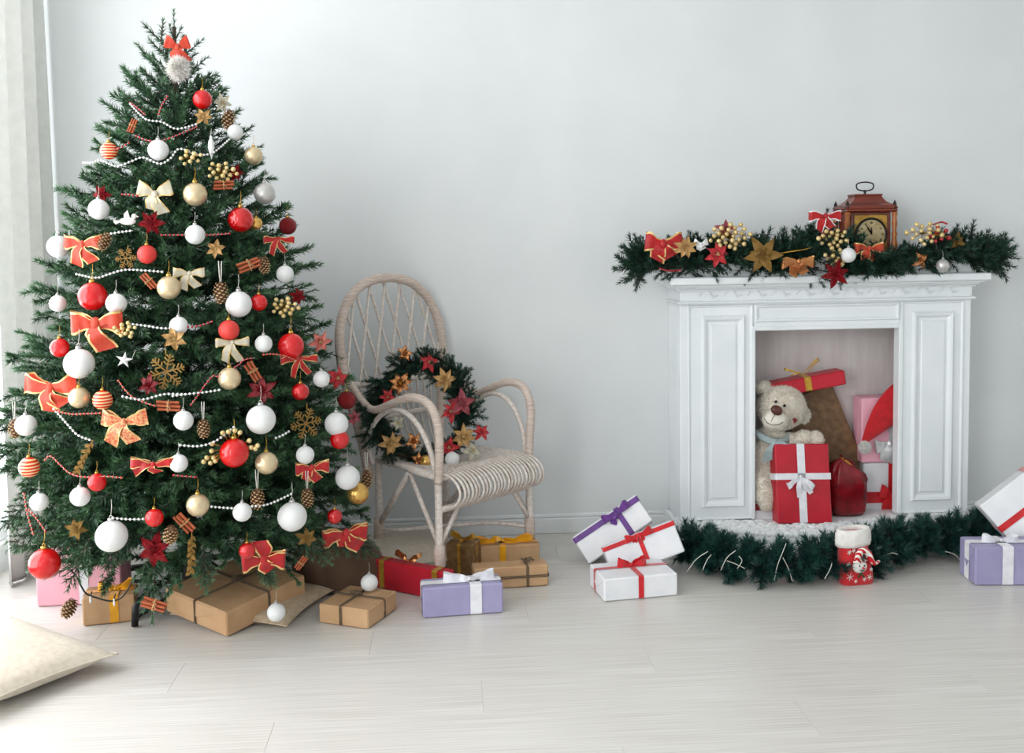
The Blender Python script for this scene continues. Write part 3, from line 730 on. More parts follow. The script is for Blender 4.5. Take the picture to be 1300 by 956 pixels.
for sx in (-1, 1):
    for sy in (-1, 1):
        MB().lathe([(.010, .045), (.012, .05), (.008, .058), (.010, .085), (.013, .11), (.008, .135), (.011, .15), (.007, .165), (.011, .19), (.008, .215), (.011, .228), (.011, .235)], 12).build('turned_column', M_TURN, ck, loc=(sx*.094, sy*.055, 0))
        MB().lathe([(.009, 0), (.011, .004), (.005, .009), (.008, .016), (.004, .024), (.001, .032)], 10).build('finial', M_DARK, ck, loc=(sx*.094, sy*.055, .249))
DZ = .150
MB().box(-.066, .066, -.055, -.049, DZ-.075, DZ+.075, c=.002).build('dial_plate', M_BRASS, ck, False)
RX = Matrix.Rotation(math.pi/2, 4, 'X')
bz = MB(); bz.tube([(.060*math.cos(a/40*6.2832), -.058, DZ+.060*math.sin(a/40*6.2832)) for a in range(40)], .0045, 8, closed=True); bz.build('bezel', M_DARK, ck)
dl = MB().lathe([(.058, 0), (.058, .003), (.030, .0035), (.029, .003), (.001, .003)], 40).xf(Matrix.Translation((0, -.055, DZ)) @ RX).build('dial', M_DIAL, ck, False)
dd = -.0586
NUM = ['XII', 'I', 'II', 'III', 'IIII', 'V', 'VI', 'VII', 'VIII', 'IX', 'X', 'XI']
for k, s in enumerate(NUM):
    mb = MB(); x = 0; segs = []
    for ch in s:
        if ch == 'I': segs.append([((x+.0012, -.005), (x+.0012, .005))]); x += .0030
        elif ch == 'V': segs.append([((x, .005), (x+.002, -.005)), ((x+.002, -.005), (x+.004, .005))]); x += .0052
        else: segs.append([((x, .005), (x+.0045, -.005)), ((x, -.005), (x+.0045, .005))]); x += .0056
    for g in segs:
        for (p, q) in g: mb.tube([(p[0]-x/2, 0, p[1]), (q[0]-x/2, 0, q[1])], .0008, 4)
    a = -2*math.pi*k/12
    mb.xf(Matrix.Translation((0, dd, DZ)) @ Matrix.Rotation(-a, 4, 'Y') @ Matrix.Translation((0, 0, .044)))
    mb.build('numeral', M_BLK, dl)
for (an, ln, w) in ((-2, .028, .0026), (-30, .042, .0018)):
    MB().tube([(0, dd-.0022, 0), (0, dd-.0022, ln*.6), (0, dd-.0022, ln)], [w, w*1.3, .0005], 6).xf(Matrix.Translation((0, 0, DZ)) @ Matrix.Rotation(math.radians(an), 4, 'Y')).build('clock_hand', M_BLK, dl)

# ================================================================== CHRISTMAS TREE: shape first, so that ornaments can find its surface
TX, TY = -.862, -.62
ZT = [0, .10, .19, .37, .52, .68, .86, 1.065, 1.27, 1.45, 1.71, 1.85, 1.93]
RT = [.40, .54, .60, .60, .59, .56, .515, .43, .36, .285, .155, .06, .0]
def TR(z): return float(np.interp(z, ZT, RT))
def surf(px, py, off=0.0):
    d = ray(px, py); best = (9, None)
    for t in np.arange(2.4, 3.5, .004):
        p = CAM+d*t; g = math.hypot(p[0]-TX, p[1]-TY)-TR(p[2])
        if g < best[0]: best = (g, p)
        if g <= 0: break
    p = Vector(best[1]); o = Vector((p.x-TX, p.y-TY, 0)); o = o.normalized() if o.length > .01 else Vector((0, -1, 0))
    return p+o*off, o
CULL = []
def note(p, r, o, h=.25):
    v = Vector((o.x, o.y-.8, .05)).normalized(); CULL.append((np.array(p), r, np.array(v), h))
def face_rot(o, k=.45):            # a thing facing outward from the tree
    return math.atan2(o.x, -o.y)*k

BALL_ME = {}
def bauble(kind, px, py, rp, label, loop=.03, pos=None, group='baubles on the Christmas tree'):
    mt, cap = {'white': (M_BW, M_CAPS), 'champ': (M_BC, M_CAPG), 'gold': (M_BG, M_CAPG), 'red': (M_BR, M_CAPG), 'shiny': (M_BRS, M_CAPG), 'coral': (M_BCO, M_CAPG),
               'dred': (M_BDR, M_CAPG), 'stripe': (M_STR, M_CAPG), 'silver': (M_BS, M_CAPS)}[kind]
    if pos is None:
        p, o = surf(px, py, .012); r = rp*PXM(p); note(p, r*1.08, o)
    else:
        p = Vector(pos); r = rp*PXM(p)
    if mt.name not in BALL_ME:
        BALL_ME[mt.name] = MB().ball((0, 0, 0), 1, 28, 18).mesh('bauble', mt)
    b = link('bauble', BALL_ME[mt.name], None, p); b.scale = (r, r, r); tag(b, label, 'bauble', group)
    if cap.name not in BALL_ME:
        BALL_ME[cap.name] = MB().lathe([(.20, .95), (.20, 1.14), (.17, 1.17), (.001, 1.18)], 12).mesh('cap', cap)
        th = M_RIBG if cap is M_CAPG else M_WIRE
        BALL_ME[cap.name+'l'] = MB().tube([(.09*math.cos(a/10*6.283), 0, 1.24+.09*math.sin(a/10*6.283)) for a in range(10)], .025, 5, closed=True).tube([(0, 0, 1.3), (.05, .1, 1.8), (.0, .25, 2.3)], .02, 5).mesh('hanging_loop', th)
    link('cap', BALL_ME[cap.name], b); link('hanging_loop', BALL_ME[cap.name+'l'], b)
    return b

BB = [
 ('red', 255, 127, 12, 'red bauble hanging nearest the tree top, above a gold flower'),
 ('stripe', 142, 192, 11, 'red and gold striped bauble highest on the tree, by the wall side'),
 ('white', 202, 191, 13, 'white bauble above the cream bow, highest frosted one on the tree front'),
 ('white', 295, 168, 10, 'white bauble directly beneath the highest pine cone'),
 ('champ', 318, 198, 11.5, 'champagne bauble at the tree edge below the highest pine cone'),
 ('champ', 247, 247, 15, 'champagne bauble right beside the pale cream bow near the icicle'),
 ('silver', 332, 246, 13.5, 'silvery white bauble at the tree edge above the large red one'),
 ('white', 129, 266, 13, 'white bauble below the red glitter leaf, above the orange bow with cone'),
 ('shiny', 303, 279, 16, 'large shiny red bauble touching a small gold bauble'),
 ('gold', 322, 284, 8, 'small gold bauble tucked behind the large shiny red one'),
 ('dred', 361, 287, 11, 'dark red glitter bauble jutting from the upper tree edge'),
 ('white', 247, 298, 12.5, 'white bauble straight below the champagne bauble by the cream bow'),
 ('white', 79, 313, 14, 'white bauble half hidden behind the orange bow with pine cone'),
 ('coral', 188, 323, 12, 'coral red bauble beside the small gold snowflake'),
 ('red', 121, 376, 18, 'large red bauble above the biggest orange bow'),
 ('white', 150, 385, 13, 'white bauble touching the large red one above the orange bow'),
 ('champ', 215, 365, 15, 'champagne bauble beside the small cinnamon bundle, mid tree'),
 ('white', 78, 385, 10.5, 'small white bauble hanging free at the window edge of the tree'),
 ('white', 227, 413, 11.5, 'white bauble just above the tan gold flower'),
 ('red', 80, 441, 12, 'red bauble touching the large white one by the window edge'),
 ('white', 104, 461, 19, 'large white bauble beneath the biggest orange bow'),
 ('white', 358, 348, 11, 'white bauble near the pine cone and cinnamon on the chair side'),
 ('white', 301, 386, 16.5, 'large white bauble beside the hanging pine cone, mid tree'),
 ('red', 326, 384, 10.5, 'small red bauble touching the large white one by gold berries'),
 ('coral', 289, 419, 13, 'coral bauble above the cream ribbon loops'),
 ('white', 332, 436, 11, 'small white bauble between the coral bauble and a large red one'),
 ('red', 366, 439, 16.5, 'large red bauble above the red and gold ribbon, chair side'),
 ('champ', 290, 480, 14.5, 'champagne bauble below the coral one, on the red bead string'),
 ('white', 404, 481, 10.5, 'small white bauble beside the red poinsettia near the chair'),
 ('champ', 104, 504, 13.5, 'champagne bauble between the orange bow and a striped bauble'),
 ('stripe', 133, 507, 12.5, 'red and gold striped bauble beside a champagne one, mid tree'),
 ('white', 233, 533, 12.5, 'white bauble under the long cinnamon bundle'),
 ('white', 38, 539, 13.5, 'white bauble hanging in front of a pine cone by the curtain'),
 ('stripe', 42, 592, 13, 'red and gold striped bauble lowest of its kind, by the curtain'),
 ('white', 227, 587, 11.5, 'white bauble at the end of the red satin bow'),
 ('red', 126, 611, 11.5, 'matt red bauble under the gold leaf spray'),
 ('white', 54, 636, 11.5, 'small white bauble below the lowest striped bauble'),
 ('white', 105, 629, 12.5, 'white bauble beside the matt red one, partly behind twigs'),
 ('white', 144, 679, 20, 'largest white bauble, low on the tree above the yellow-ribboned gift'),
 ('red', 197, 656, 11.5, 'red bauble hanging above the red glitter star'),
 ('red', 61, 714, 19.5, 'large red bauble hanging in front of the pink gift'),
 ('shiny', 378, 497, 11, 'small shiny red bauble above the big snowflake on the chair side'),
 ('dred', 436, 508, 11.5, 'dark red glitter bauble before the chair arm'),
 ('white', 329, 532, 18.5, 'large white bauble in the middle of the tree beside the gold snowflake'),
 ('white', 423, 538, 15, 'white bauble set back above the red one near the chair arm'),
 ('red', 427, 558, 12, 'red bauble right beneath the set-back white one by the chair'),
 ('red', 296, 574, 18.5, 'large red bauble ringed with gold berries'),
 ('champ', 336, 587, 14.5, 'champagne bauble beside the red one ringed with berries'),
 ('white', 384, 577, 11.5, 'white bauble hanging straight below the chair-side gold snowflake'),
 ('champ', 251, 640, 14.5, 'champagne bauble low on the tree beside a small white one'),
 ('white', 306, 649, 12, 'small white bauble between a champagne bauble and a pine cone'),
 ('white', 368, 655, 18.5, 'large white bauble beneath two pine cones, low on the tree'),
 ('white', 437, 606, 15.5, 'white bauble set back behind the low gold one by the chair'),
 ('gold', 450, 626, 14, 'gold bauble lowest at the chair edge of the tree'),
 ('shiny', 421, 655, 9.5, 'small shiny red bauble above the dark red bow by the chair'),
 ('shiny', 312, 698, 10.5, 'small shiny red bauble above the low red bow'),
 ('white', 348, 776, 11.5, 'white bauble dangling in front of the large kraft gift'),
]
for b in BB: bauble(*b)
bauble('white', 469, 737, 11, 'white bauble lying on the kraft gift beside the slim red one', pos=F(469, 740, .088), group='loose baubles')

def tbow(px, py, Lp, wp, ribbon, edge, label, up=.25, tails=((-.5, -1, 1.1), (.45, -1, 1.0)), ry=0, off=.015):
    p, o = surf(px, py, off); s = PXM(p)
    r = thing('ribbon_bow', label, 'bow', p, (0, ry, face_rot(o)), 'ribbon bows on the Christmas tree')
    bow_parts(r, Lp*s, wp*s, ribbon, edge, tails, up)
    note(p, Lp*s*.6, o)
    for sg in (-.7, .7): note(p+Vector((sg*Lp*s, 0, up*Lp*s*.6)), wp*s*.6, o)
tbow(224, 62, 15, 15, M_ORG, None, 'coral red bow tied at the very top of the tree', .5, ((.5, -1, 1.4), (-.2, -1, 1.2)), off=.03)
tbow(198, 247, 20, 18, M_CRM, M_GEDGE, 'pale cream sheer bow beside the champagne bauble', .35, ((-.3, -1, 1.0), (.3, -1, 1.3)))
tbow(110, 310, 26, 18, M_ORG, M_GEDGE, 'orange sheer bow with a pine cone at its side', .15)
tbow(126, 410, 36, 30, M_ORG, M_GEDGE, 'biggest orange bow with gold edges, mid tree', .05, ((.25, -1, 1.0), (.1, -1, .7)))
tbow(70, 492, 38, 26, M_ORG, M_GEDGE, 'orange bow with long curled ends near the curtain', .22, ((-.2, -1, .8), (.6, -1, .7)))
tbow(160, 535, 28, 20, M_PATT, M_GEDGE, 'red and gold patterned bow below the striped bauble', .35, ((-.8, -1, 1.2), (.3, -1, 1.0)))
tbow(196, 588, 30, 14, M_RSH, M_GEDGE, 'red satin bow with gold edge pointing at a white bauble', .1, ((-1, -.3, .9), (.2, -1, .4)))
tbow(348, 303, 20, 9, M_RSH, M_GEDGE, 'small red bow under the dark red glitter bauble', -.1)
tbow(240, 347, 20, 12, M_CRM, M_GEDGE, 'cream sheer bow near the central hanging pine cone', .1)
tbow(293, 434, 22, 11, M_CRM, M_GEDGE, 'cream ribbon loops below the coral bauble', .0, ((-.5, -1, 1.2), (.3, -1, 1.2)))
tbow(377, 454, 24, 9, M_RSH, M_GEDGE, 'dark red ribbon with gold edge under the large red bauble', -.1)
tbow(391, 593, 22, 16, M_RSH, M_GEDGE, 'red bow below the white bauble near the lower pine cone', .0, ((.4, -1, .9), (-.6, -1, .8)))
tbow(434, 676, 30, 22, M_RSH, M_GEDGE, 'dark red gold-edged bow lowest at the chair edge', -.1, ((.8, -1, 1.0), (-.3, -1, .6)))
tbow(332, 708, 26, 24, M_RSH, M_GEDGE, 'dark red gold-edged bow above the large kraft gift', -.15, ((-.1, 1, .9), (.4, -.8, .7)))

CONE_ME = []
def cone_mesh():
    mb = MB().lathe([(.1, -1.0), (.35, -.8), (.5, -.3), (.45, .3), (.25, .8), (.05, 1.0)], 8)
    for i in range(70):
        t = i/69; z = -.98+1.92*t; R = .30+.62*math.sin(math.pi*(.12+.80*(1-t)))**.9*.75; a = i*2.39996
        dz = .14*(1-.3*t); w = .26*(.6+.5*math.sin(math.pi*(1-t)))
        c, s = math.cos(a), math.sin(a); o = lambda r, k, zz: (r*c-k*s, r*s+k*c, zz)
        v = [o(R*.35, -w*.4, z+.05), o(R*.35, w*.4, z+.05), o(R*.9, w*.55, z-.02), o(R*.9, -w*.55, z-.02), o(R*1.02, 0, z-.10), o(R*.97, w*.35, z-.12), o(R*.97, -w*.35, z-.12)]
        mb.add(v, [(0, 1, 2, 3)], 0); mb.add(v, [(3, 2, 5, 4), (3, 4, 6), (4, 5, 6)], 1)
    return mb.mesh('pine_cone', [M_CONE, M_CONET], False)
CONE_ME = cone_mesh()
CONE_STR = MB().tube([(.05, 0, -.0), (.10, .0, .9), (.14, .05, 1.9)], .05, 5).tube([(-.05, 0, -.0), (-.10, .0, .9), (-.14, .05, 1.9)], .05, 5).mesh('hanging_string', M_WIRE)
def cone(px, py, hp, label, rot=(0, 0, 0), off=.012, pos=None):
    if pos is None:
        p, o = surf(px, py, off); note(p, hp*PXM(p)*.9, o)
    else: p = Vector(pos)
    s = hp*PXM(p)
    c = tag(link('pine_cone', CONE_ME, None, p, rot), label, 'pine cone', 'pine cones on the Christmas tree'); c.scale = (s*.95, s*.95, s)
    if rot == (0, 0, 0): 
        k = link('hanging_string', CONE_STR, c, (0, 0, .95))
    return c
for a in ((287, 152, 13, 'pine cone highest on the tree, above a white bauble', (.3, .2, 0)), (136, 306, 12, 'pine cone at the side of the orange bow', (.3, .5, 1)),
          (332, 336, 11, 'pine cone lying next to a cinnamon bundle on the chair side', (.2, -.4, 1)), (279, 371, 14, 'pine cone hanging beside the large mid-tree white bauble', (0, 0, 0)),
          (24, 543, 12, 'pine cone behind the white bauble next to the curtain', (0, 0, 0)), (258, 543, 12, 'pine cone hanging below the red bead string mid tree', (0, 0, 0)),
          (325, 632, 13, 'pine cone hanging below the champagne bauble by the berries', (0, 0, 0)), (387, 631, 12, 'pine cone hanging under the red bow', (0, 0, 0)),
          (461, 608, 12, 'pine cone at the chair edge beside the gold bauble', (0, 0, 0)), (217, 677, 13, 'pine cone beside the red glitter star', (.4, .3, 0))):
    cone(*a)
pc = F(88, 786, 0); cone(88, 772, 13, 'pine cone hanging before the yellow-ribboned kraft gift', (.5, .25, 1), pos=P(88, 772, -.95))

# flowers --------------------------------------------------------------------
def petal_mesh(name, mt, w=.55, curl=.35):
    mb = MB(); vs = []; fs = []; n = 7
    for i in range(n+1):
        t = i/n; hw = w/2*math.sin(math.pi*min(1, .08+.92*t)**.8)*(1 if t < .98 else .05); yv = -.10-curl*t*(1-t)*1.2+.18*t*t
        for k in (-1, -.5, 0, .5, 1): vs.append((hw*k, yv+.15*(1-abs(k))*(1-t*.6)+.03*math.sin(9*t+k*2), t))
    for i in range(n):
        for k in range(4): fs.append((i*5+k, i*5+k+1, (i+1)*5+k+1, (i+1)*5+k))
    return mb.add(vs, fs).mesh(name, mt)
PET = {}
def flower(parent, p, r, mt, label=None, rot=(0, 0, 0), n=6, inner=5, centre=M_BERG, name='poinsettia_flower', group=None, w=.46, cat='flower'):
    key = (mt.name, w)
    if key not in PET: PET[key] = petal_mesh('petal', mt, w)
    mb = MB()
    for k in range(7):
        a = k*2.4; q = .055*math.sqrt(k); mb.ball((q*math.cos(a), -.16-.02*(k % 2), q*math.sin(a)), .038, 6, 4)
    mb.ball((0, -.06, 0), .09, 8, 5)
    f = mb.build(name, centre, parent, True, p, rot); f.scale = (r, r, r)
    if label and parent is None: tag(f, label, cat, group)
    ph = rnd.uniform(0, 1)
    for k in range(n):
        o = link('petal', PET[key], f, None, (rnd.uniform(-.3, .3), 2*math.pi*(k+rnd.uniform(-.12, .12))/n+ph, rnd.uniform(-.3, .3))); o.scale = (1, 1, rnd.uniform(.85, 1.08))
    for k in range(inner):
        o = link('petal', PET[key], f, (0, -.05, 0), (-.25, 2*math.pi*(k+.5)/inner+ph, 0)); o.scale = (.7, .9, .62)
    return f
def tflower(px, py, rp, mt, label, centre=M_BERG, n=6, inner=5, off=.012, w=.46):
    p, o = surf(px, py, off); r = rp*PXM(p); note(p, r*.9, o)
    flower(None, p, r, mt, label, (rnd.uniform(-.15, .15), rnd.uniform(-.3, .3), face_rot(o)), n, inner, centre, group='artificial flowers on the Christmas tree', w=w)
for a in ((256, 149, 13, M_TAN, 'tan gold flower below the highest red bauble'), (279, 131, 13, M_CRM, 'cream silk flower above the highest pine cone'), (296, 220, 12, M_REDG, 'red glitter flower next to the gold berries near the top', M_REDG),
          (133, 247, 14, M_REDG, 'red glitter flower above a white bauble, window side', M_REDG), (193, 283, 18, M_REDG, 'red glitter flower beside the white dove', M_REDG), (272, 316, 14, M_TAN, 'tan gold flower under the white bauble below the cream bow'),
          (222, 430, 19, M_TAN, 'tan gold flower above the large gold snowflake'), (374, 376, 13, M_REDG, 'red glitter flower beyond the gold berries, chair side', M_REDG), (402, 434, 16, M_ROSE, 'rose gold flower at the tree edge near the chair back'),
          (424, 480, 17, M_REDP, 'red velvet poinsettia on the tree tip by the chair'), (101, 669, 16, M_GOLD, 'gold glitter flower beside the largest low white bauble', M_GOLD),
          (197, 696, 25, M_REDG, 'red glitter star flower hanging low over the stand', M_REDG), (386, 681, 15, M_GOLD, 'gold leaf flower below the large low white bauble', M_GOLD),
          (330, 495, 20, M_DRED, 'dark red flower deep behind the large middle white bauble', M_REDG), (190, 488, 16, M_DRED, 'dark red flower tucked beside the large gold snowflake', M_REDG), (444, 530, 12, M_WINE, 'wine red flower under the dark red glitter bauble by the chair', M_REDG)):
    tflower(*a)
for (px, py, hp, tilt, lb) in ((112, 578, 24, .5, 'gold glitter leaf spray slanting above the matt red bauble'), (243, 700, 26, .05, 'narrow gold glitter leaf spray hanging by the tree stand')):
    p, o = surf(px, py, .016); s = hp*PXM(p); note(p, s*.5, o)
    k = tag(MB().tube([(0, 0, s), (.01*s, 0, 0), (-.05*s, 0, -s)], .0016, 5).build('leaf_spray', M_GOLD, None, True, p, (0, tilt, face_rot(o))), lb, 'ornament', 'gold leaf sprays on the Christmas tree')
    for i in range(12):
        zz = s*(.9-1.75*i/11); l = link('leaf', PET[(M_GOLD.name, .46)], k, (0, -.004, zz), (rnd.uniform(-.3, .3), math.pi+(1 if i % 2 else -1)*rnd.uniform(.35, .8), 0)); l.scale = (s*.42,)*3
# snowflakes
def snowflake_mesh():
    mb = MB()
    for k in range(6):
        a = math.pi/3*k+.26; d = Vector((math.cos(a), 0, math.sin(a))); q = Vector((-math.sin(a), 0, math.cos(a)))
        mb.tube([Vector((0, 0, 0)), d*.5, d*.98], .055, 6)
        for (t, l) in ((.38, .30), (.62, .30), (.84, .20)):
            for sg in (-1, 1): mb.tube([d*t, d*(t+l*.55)+q*(sg*l*.8)], .05, 5); mb.ball(d*(t+l*.55)+q*(sg*l*.8), .062, 6, 4)
        mb.ball(d, .07, 6, 4)
    return mb.mesh('snowflake', M_GOLD)
SNOW = snowflake_mesh()
SNLOOP = MB().tube([(.0, 0, .95), (.0, .05, 1.35)], .02, 5).mesh('hanging_loop', M_RIBG)
for (px, py, rp, lb, tl) in ((163, 328, 13, 'small gold glitter snowflake beside the coral bauble', .2), (212, 471, 22, 'large gold glitter snowflake in the middle of the tree', 0), (383, 537, 19, 'gold glitter snowflake above a white bauble near the chair', .1)):
    p, o = surf(px, py, .018); s = rp*PXM(p); note(p, s*1.0, o)
    k = tag(link('snowflake', SNOW, None, p, (0, tl, face_rot(o))), lb, 'ornament', 'gold snowflakes on the Christmas tree'); k.scale = (s, s, s); link('hanging_loop', SNLOOP, k)
# cinnamon bundles
STICK = None
def cinnamon(px, py, hp, ang, label, pos=None):
    global STICK
    if pos is None:
        p, o = surf(px, py, .014); note(p, hp*PXM(p)*.8, o); rz = face_rot(o)
    else: p = Vector(pos); rz = 0
    s = hp*PXM(p)
    if STICK is None:
        mb = MB(); n = 14; pts2 = [((.17-.008*i)*math.cos(i*.62), (.17-.008*i)*math.sin(i*.62)) for i in range(n)]
        vs = [(x, yv, z) for z in (-1, 1) for x, yv in pts2]; mb.add(vs, [(i, i+1, n+i+1, n+i) for i in range(n-1)]); mb.add([(0, 0, -.99)]+[(x*.96, yv*.96, -.99) for x, yv in pts2[:10]], [tuple(range(10, 0, -1))]); mb.add([(x*.96, yv*.96, .99) for x, yv in pts2[:10]], [tuple(range(10))])
        STICK = mb.mesh('cinnamon_stick', M_CIN)
    r = thing('cinnamon_bundle', label, 'cinnamon sticks', p, (0, ang, rz), 'cinnamon bundles on the Christmas tree'); r.scale = (s, s, s)
    for k, (x, yv) in enumerate(((-.3, 0), (.05, -.08), (.38, .02), (.05, .2))):
        link('cinnamon_stick', STICK, r, (x, yv, rnd.uniform(-.1, .1)), (0, rnd.uniform(-.06, .06), k))
    MB().tube([(.56*math.cos(a/14*6.283)+.05, .34*math.sin(a/14*6.283)+.04, .02*math.sin(a)) for a in range(14)], .05, 5, closed=True).tube([(.0, -.32, 0), (.2, -.42, .3), (.35, -.35, .1)], .035, 5).tube([(.0, -.32, 0), (-.25, -.42, .2), (-.3, -.35, -.15)], .035, 5).build('twine', M_JUTE, r)
for a in ((281, 235, 12, 1.5, 'cinnamon bundle below the gold berries near the top'), (190, 357, 11, -.7, 'small cinnamon bundle beside a champagne bauble'), (313, 336, 14, 1.2, 'cinnamon bundle next to the lying pine cone'),
          (318, 471, 13, -.5, 'cinnamon bundle standing beside the champagne bauble on red beads'), (214, 514, 14, 1.65, 'long cinnamon bundle under the large gold snowflake'), (234, 663, 14, -.7, 'cinnamon bundle beside the low champagne bauble'),
          (197, 765, 15, 1.9, 'cinnamon bundle dangling lowest over the tree stand'), (378, 714, 9, .7, 'small cinnamon bundle above the brown sack'), (171, 160, 9, .4, 'short cinnamon bundle near the top pearl string')):
    cinnamon(*a)
# berry sprays
def berry_parts(parent, spread, nb, rb, M=None, mt=M_BERG, names=('berry_cluster', 'berry_stem')):
    mb = MB(); st = MB()
    for k in range(nb):
        a = k*2.4; q = spread*math.sqrt((k+.5)/nb); p = (q*math.cos(a)*1.25, -.3*spread+rnd.uniform(-.25, .15)*spread, q*math.sin(a)*.8)
        mb.ball(p, rb*rnd.uniform(.85, 1.1), 10, 7); st.tube([(0, .2*spread, 0), (p[0]*.5, p[1]*.3, p[2]*.6), p], rb*.15, 4)
    M = M or Matrix.Identity(4)
    mb.xf(M).build(names[0], mt, parent)['kind'] = 'stuff'; st.xf(M).build(names[1], M_RIBG, parent)
for (px, py, sp, nb, lb) in ((278, 219, 16, 16, 'spray of gold berries near the icicle ornament'), (240, 201, 12, 9, 'small spray of gold berries close to the pearl string'), (163, 418, 12, 12, 'spray of pale gold berries at the tail of the biggest orange bow'),
                             (355, 389, 15, 16, 'spray of gold berries beside the small red bauble, chair side')):
    p, o = surf(px, py, .018); s = PXM(p); r = thing('berry_spray', lb, 'berries', p, (0, 0, face_rot(o)), 'gold berry sprays on the Christmas tree'); berry_parts(r, sp*s, nb, 2.9*s); note(p, sp*s*.8, o)
p, o = surf(296, 572, .0); s = PXM(p); r = thing('berry_spray', 'spray of gold berries ringing the large red bauble', 'berries', p, (0, 0, face_rot(o)), 'gold berry sprays on the Christmas tree')
mb = MB(); st = MB()
for (x, z) in ((-12, 25), (-5, 26), (3, 27), (9, 24), (-25, 12), (-26, 3), (-32, -5), (-24, -6), (-28, -12), (-36, -10), (-22, -10), (20, 13), (22, 4), (27, 2), (30, 6)):
    q = (x*s, -.02, z*s); mb.ball(q, 3.2*s, 10, 7); st.tube([(0, .01, 0), (q[0]*.6, 0, q[2]*.6), q], .5*s, 4)
mb.build('berry_cluster', M_BERG, r)['kind'] = 'stuff'; st.build('berry_stem', M_RIBG, r)
# icicle, dove, little star, cream topper
p, o = surf(265, 188, .02); s = PXM(p); note(p, 14*s, o)
ic = tag(MB().lathe([(.0005, -15*s), (2.2*s, -8*s), (4.2*s, 0), (3.6*s, 7*s), (1.4*s, 12*s), (1.8*s, 13*s), (.8*s, 15*s)], 10).build('icicle_ornament', M_BW, None, True, p), 'white icicle drop ornament near the top gold berries', 'ornament')
MB().tube([(0, 0, 15*s), (0, .01, 24*s)], .0008, 4).build('hanging_loop', M_WIRE, ic)
p, o = surf(166, 281, .02); s = PXM(p); note(p, 13*s, o)
dv = MB(); dv.ball((0, 0, 0), 6*s, 12, 8, (1.7, .7, .8)); dv.ball((8*s, 0, 6*s), 3.4*s, 10, 7); dv.tube([(11*s, 0, 6*s), (14*s, 0, 5*s)], [1.4*s, .2*s], 6)
d_ = tag(dv.build('dove_ornament', M_FLUFF, None, True, p), 'white dove ornament with raised wing above the small snowflake', 'ornament')
MB().add([(-4*s, -3*s, 1*s), (4*s, -3*s, 2*s), (2*s, -6*s, 14*s), (-3*s, -6*s, 9*s), (0, -4*s, 5*s)], [(0, 1, 4), (1, 2, 4), (2, 3, 4), (3, 0, 4)]).build('wing', M_FLUFF, d_)
MB().add([(-8*s, 0, 0), (-17*s, -3*s, 2*s), (-18*s, 0, -1*s), (-16*s, 3*s, -4*s)], [(0, 1, 2), (0, 2, 3)]).build('tail', M_FLUFF, d_)
p, o = surf(161, 456, .02); s = PXM(p); note(p, 11*s, o)
st = MB(); vs = []
for k in range(10):
    a = math.pi*k/5+.3; R = (11 if k % 2 == 0 else 4.2)*s; vs.append((R*math.cos(a), 0, R*math.sin(a)))
st.add(vs+[(0, -2.5*s, 0), (0, 2.5*s, 0)], [(k, (k+1) % 10, 10) for k in range(10)]+[((k+1) % 10, k, 11) for k in range(10)])
sto = tag(st.build('star_ornament', M_BW, None, False, p, (.2, .2, .2)), 'small white star ornament beside the large white bauble', 'ornament')
MB().tube([(9*s, 0, 3*s), (11*s, .01, 14*s)], .0008, 4).build('hanging_loop', M_WIRE, sto)
p, o = surf(226, 88, .01); s = PXM(p); note(p, 14*s, o)
tm = MB().ball((0, 0, 0), 10*s, 14, 9, (1, .8, 1.1)).mesh('tassel', [M_CUSH])
tp = tag(link('fluffy_pompom', tm, None, p), 'cream fluffy pompom below the coral bow at the tree top', 'ornament')
o_ = link('fluff', fur(tm, 1800, 9*s, .0022, M_FLUFF, 'fluff', .2), tp); o_['kind'] = 'stuff'

# bead strings -----------------------------------------------------------------
def beads(pts, mt, label, r=.0038, sp=.0112, off=.022):
    q = [surf(x, yv, off)[0] for x, yv in pts]; path = catmull(q, 10)
    for a in path[::4]: CULL.append((np.array(a), .013, np.array((0, -1., 0)), .12))
    mb = MB(); d = 0; out = [path[0]]
    for a, b in zip(path, path[1:]):
        L = (b-a).length; x = sp-d
        while x <= L: out.append(a.lerp(b, x/L)); x += sp
        d = L-(x-sp)
    c = path[0]
    for p in out: mb.ball(p-c, r, 6, 4)
    o = tag(mb.build('bead_string', mt, None, True, c), label, 'bead garland', 'bead strings on the Christmas tree')
    MB().tube([p-c for p in path], .0009, 4).build('thread', M_WIRE, o)
c1 = lambda *q: [(x*.3137, yv*.3137) for x, yv in q]
c2 = lambda ox, oy, *q: [(ox+x*.2614, oy+yv*.2614) for x, yv in q]
beads(c1((545, 425), (600, 485), (660, 497), (715, 525), (790, 505)), M_PEARL, 'short white pearl string highest on the tree')
beads(c1((365, 660), (400, 660), (430, 650), (490, 675), (545, 655), (590, 640), (650, 665), (690, 645), (725, 605), (790, 628), (840, 625), (870, 605), (915, 562)), M_PEARL, 'long white pearl string wound below the highest white bauble')
beads(c1((545, 420), (570, 440), (600, 470)), M_RBEAD, 'short dark red bead string by the highest pearl string')
beads(c1((680, 395), (660, 430), (645, 475)), M_RBEAD, 'dark red bead string falling below the pompom')
beads(c1((565, 553), (610, 572), (665, 570), (750, 535), (790, 515)), M_RBEAD, 'red bead string behind the highest white bauble')
beads(c1((485, 607), (510, 598), (540, 578)), M_RBEAD, 'red bead string ending at the highest striped bauble')
beads(c1((510, 788), (545, 790), (580, 797)), M_RBEAD, 'red bead string touching the pale cream bow')
beads(c2(0, 230, (560, 255), (600, 248), (660, 240)), M_PEARL, 'short white pearl string below the dove')
beads(c2(0, 230, (400, 450), (490, 468), (550, 450), (620, 430), (700, 432), (800, 440)), M_PEARL, 'white pearl string under the small gold snowflake')
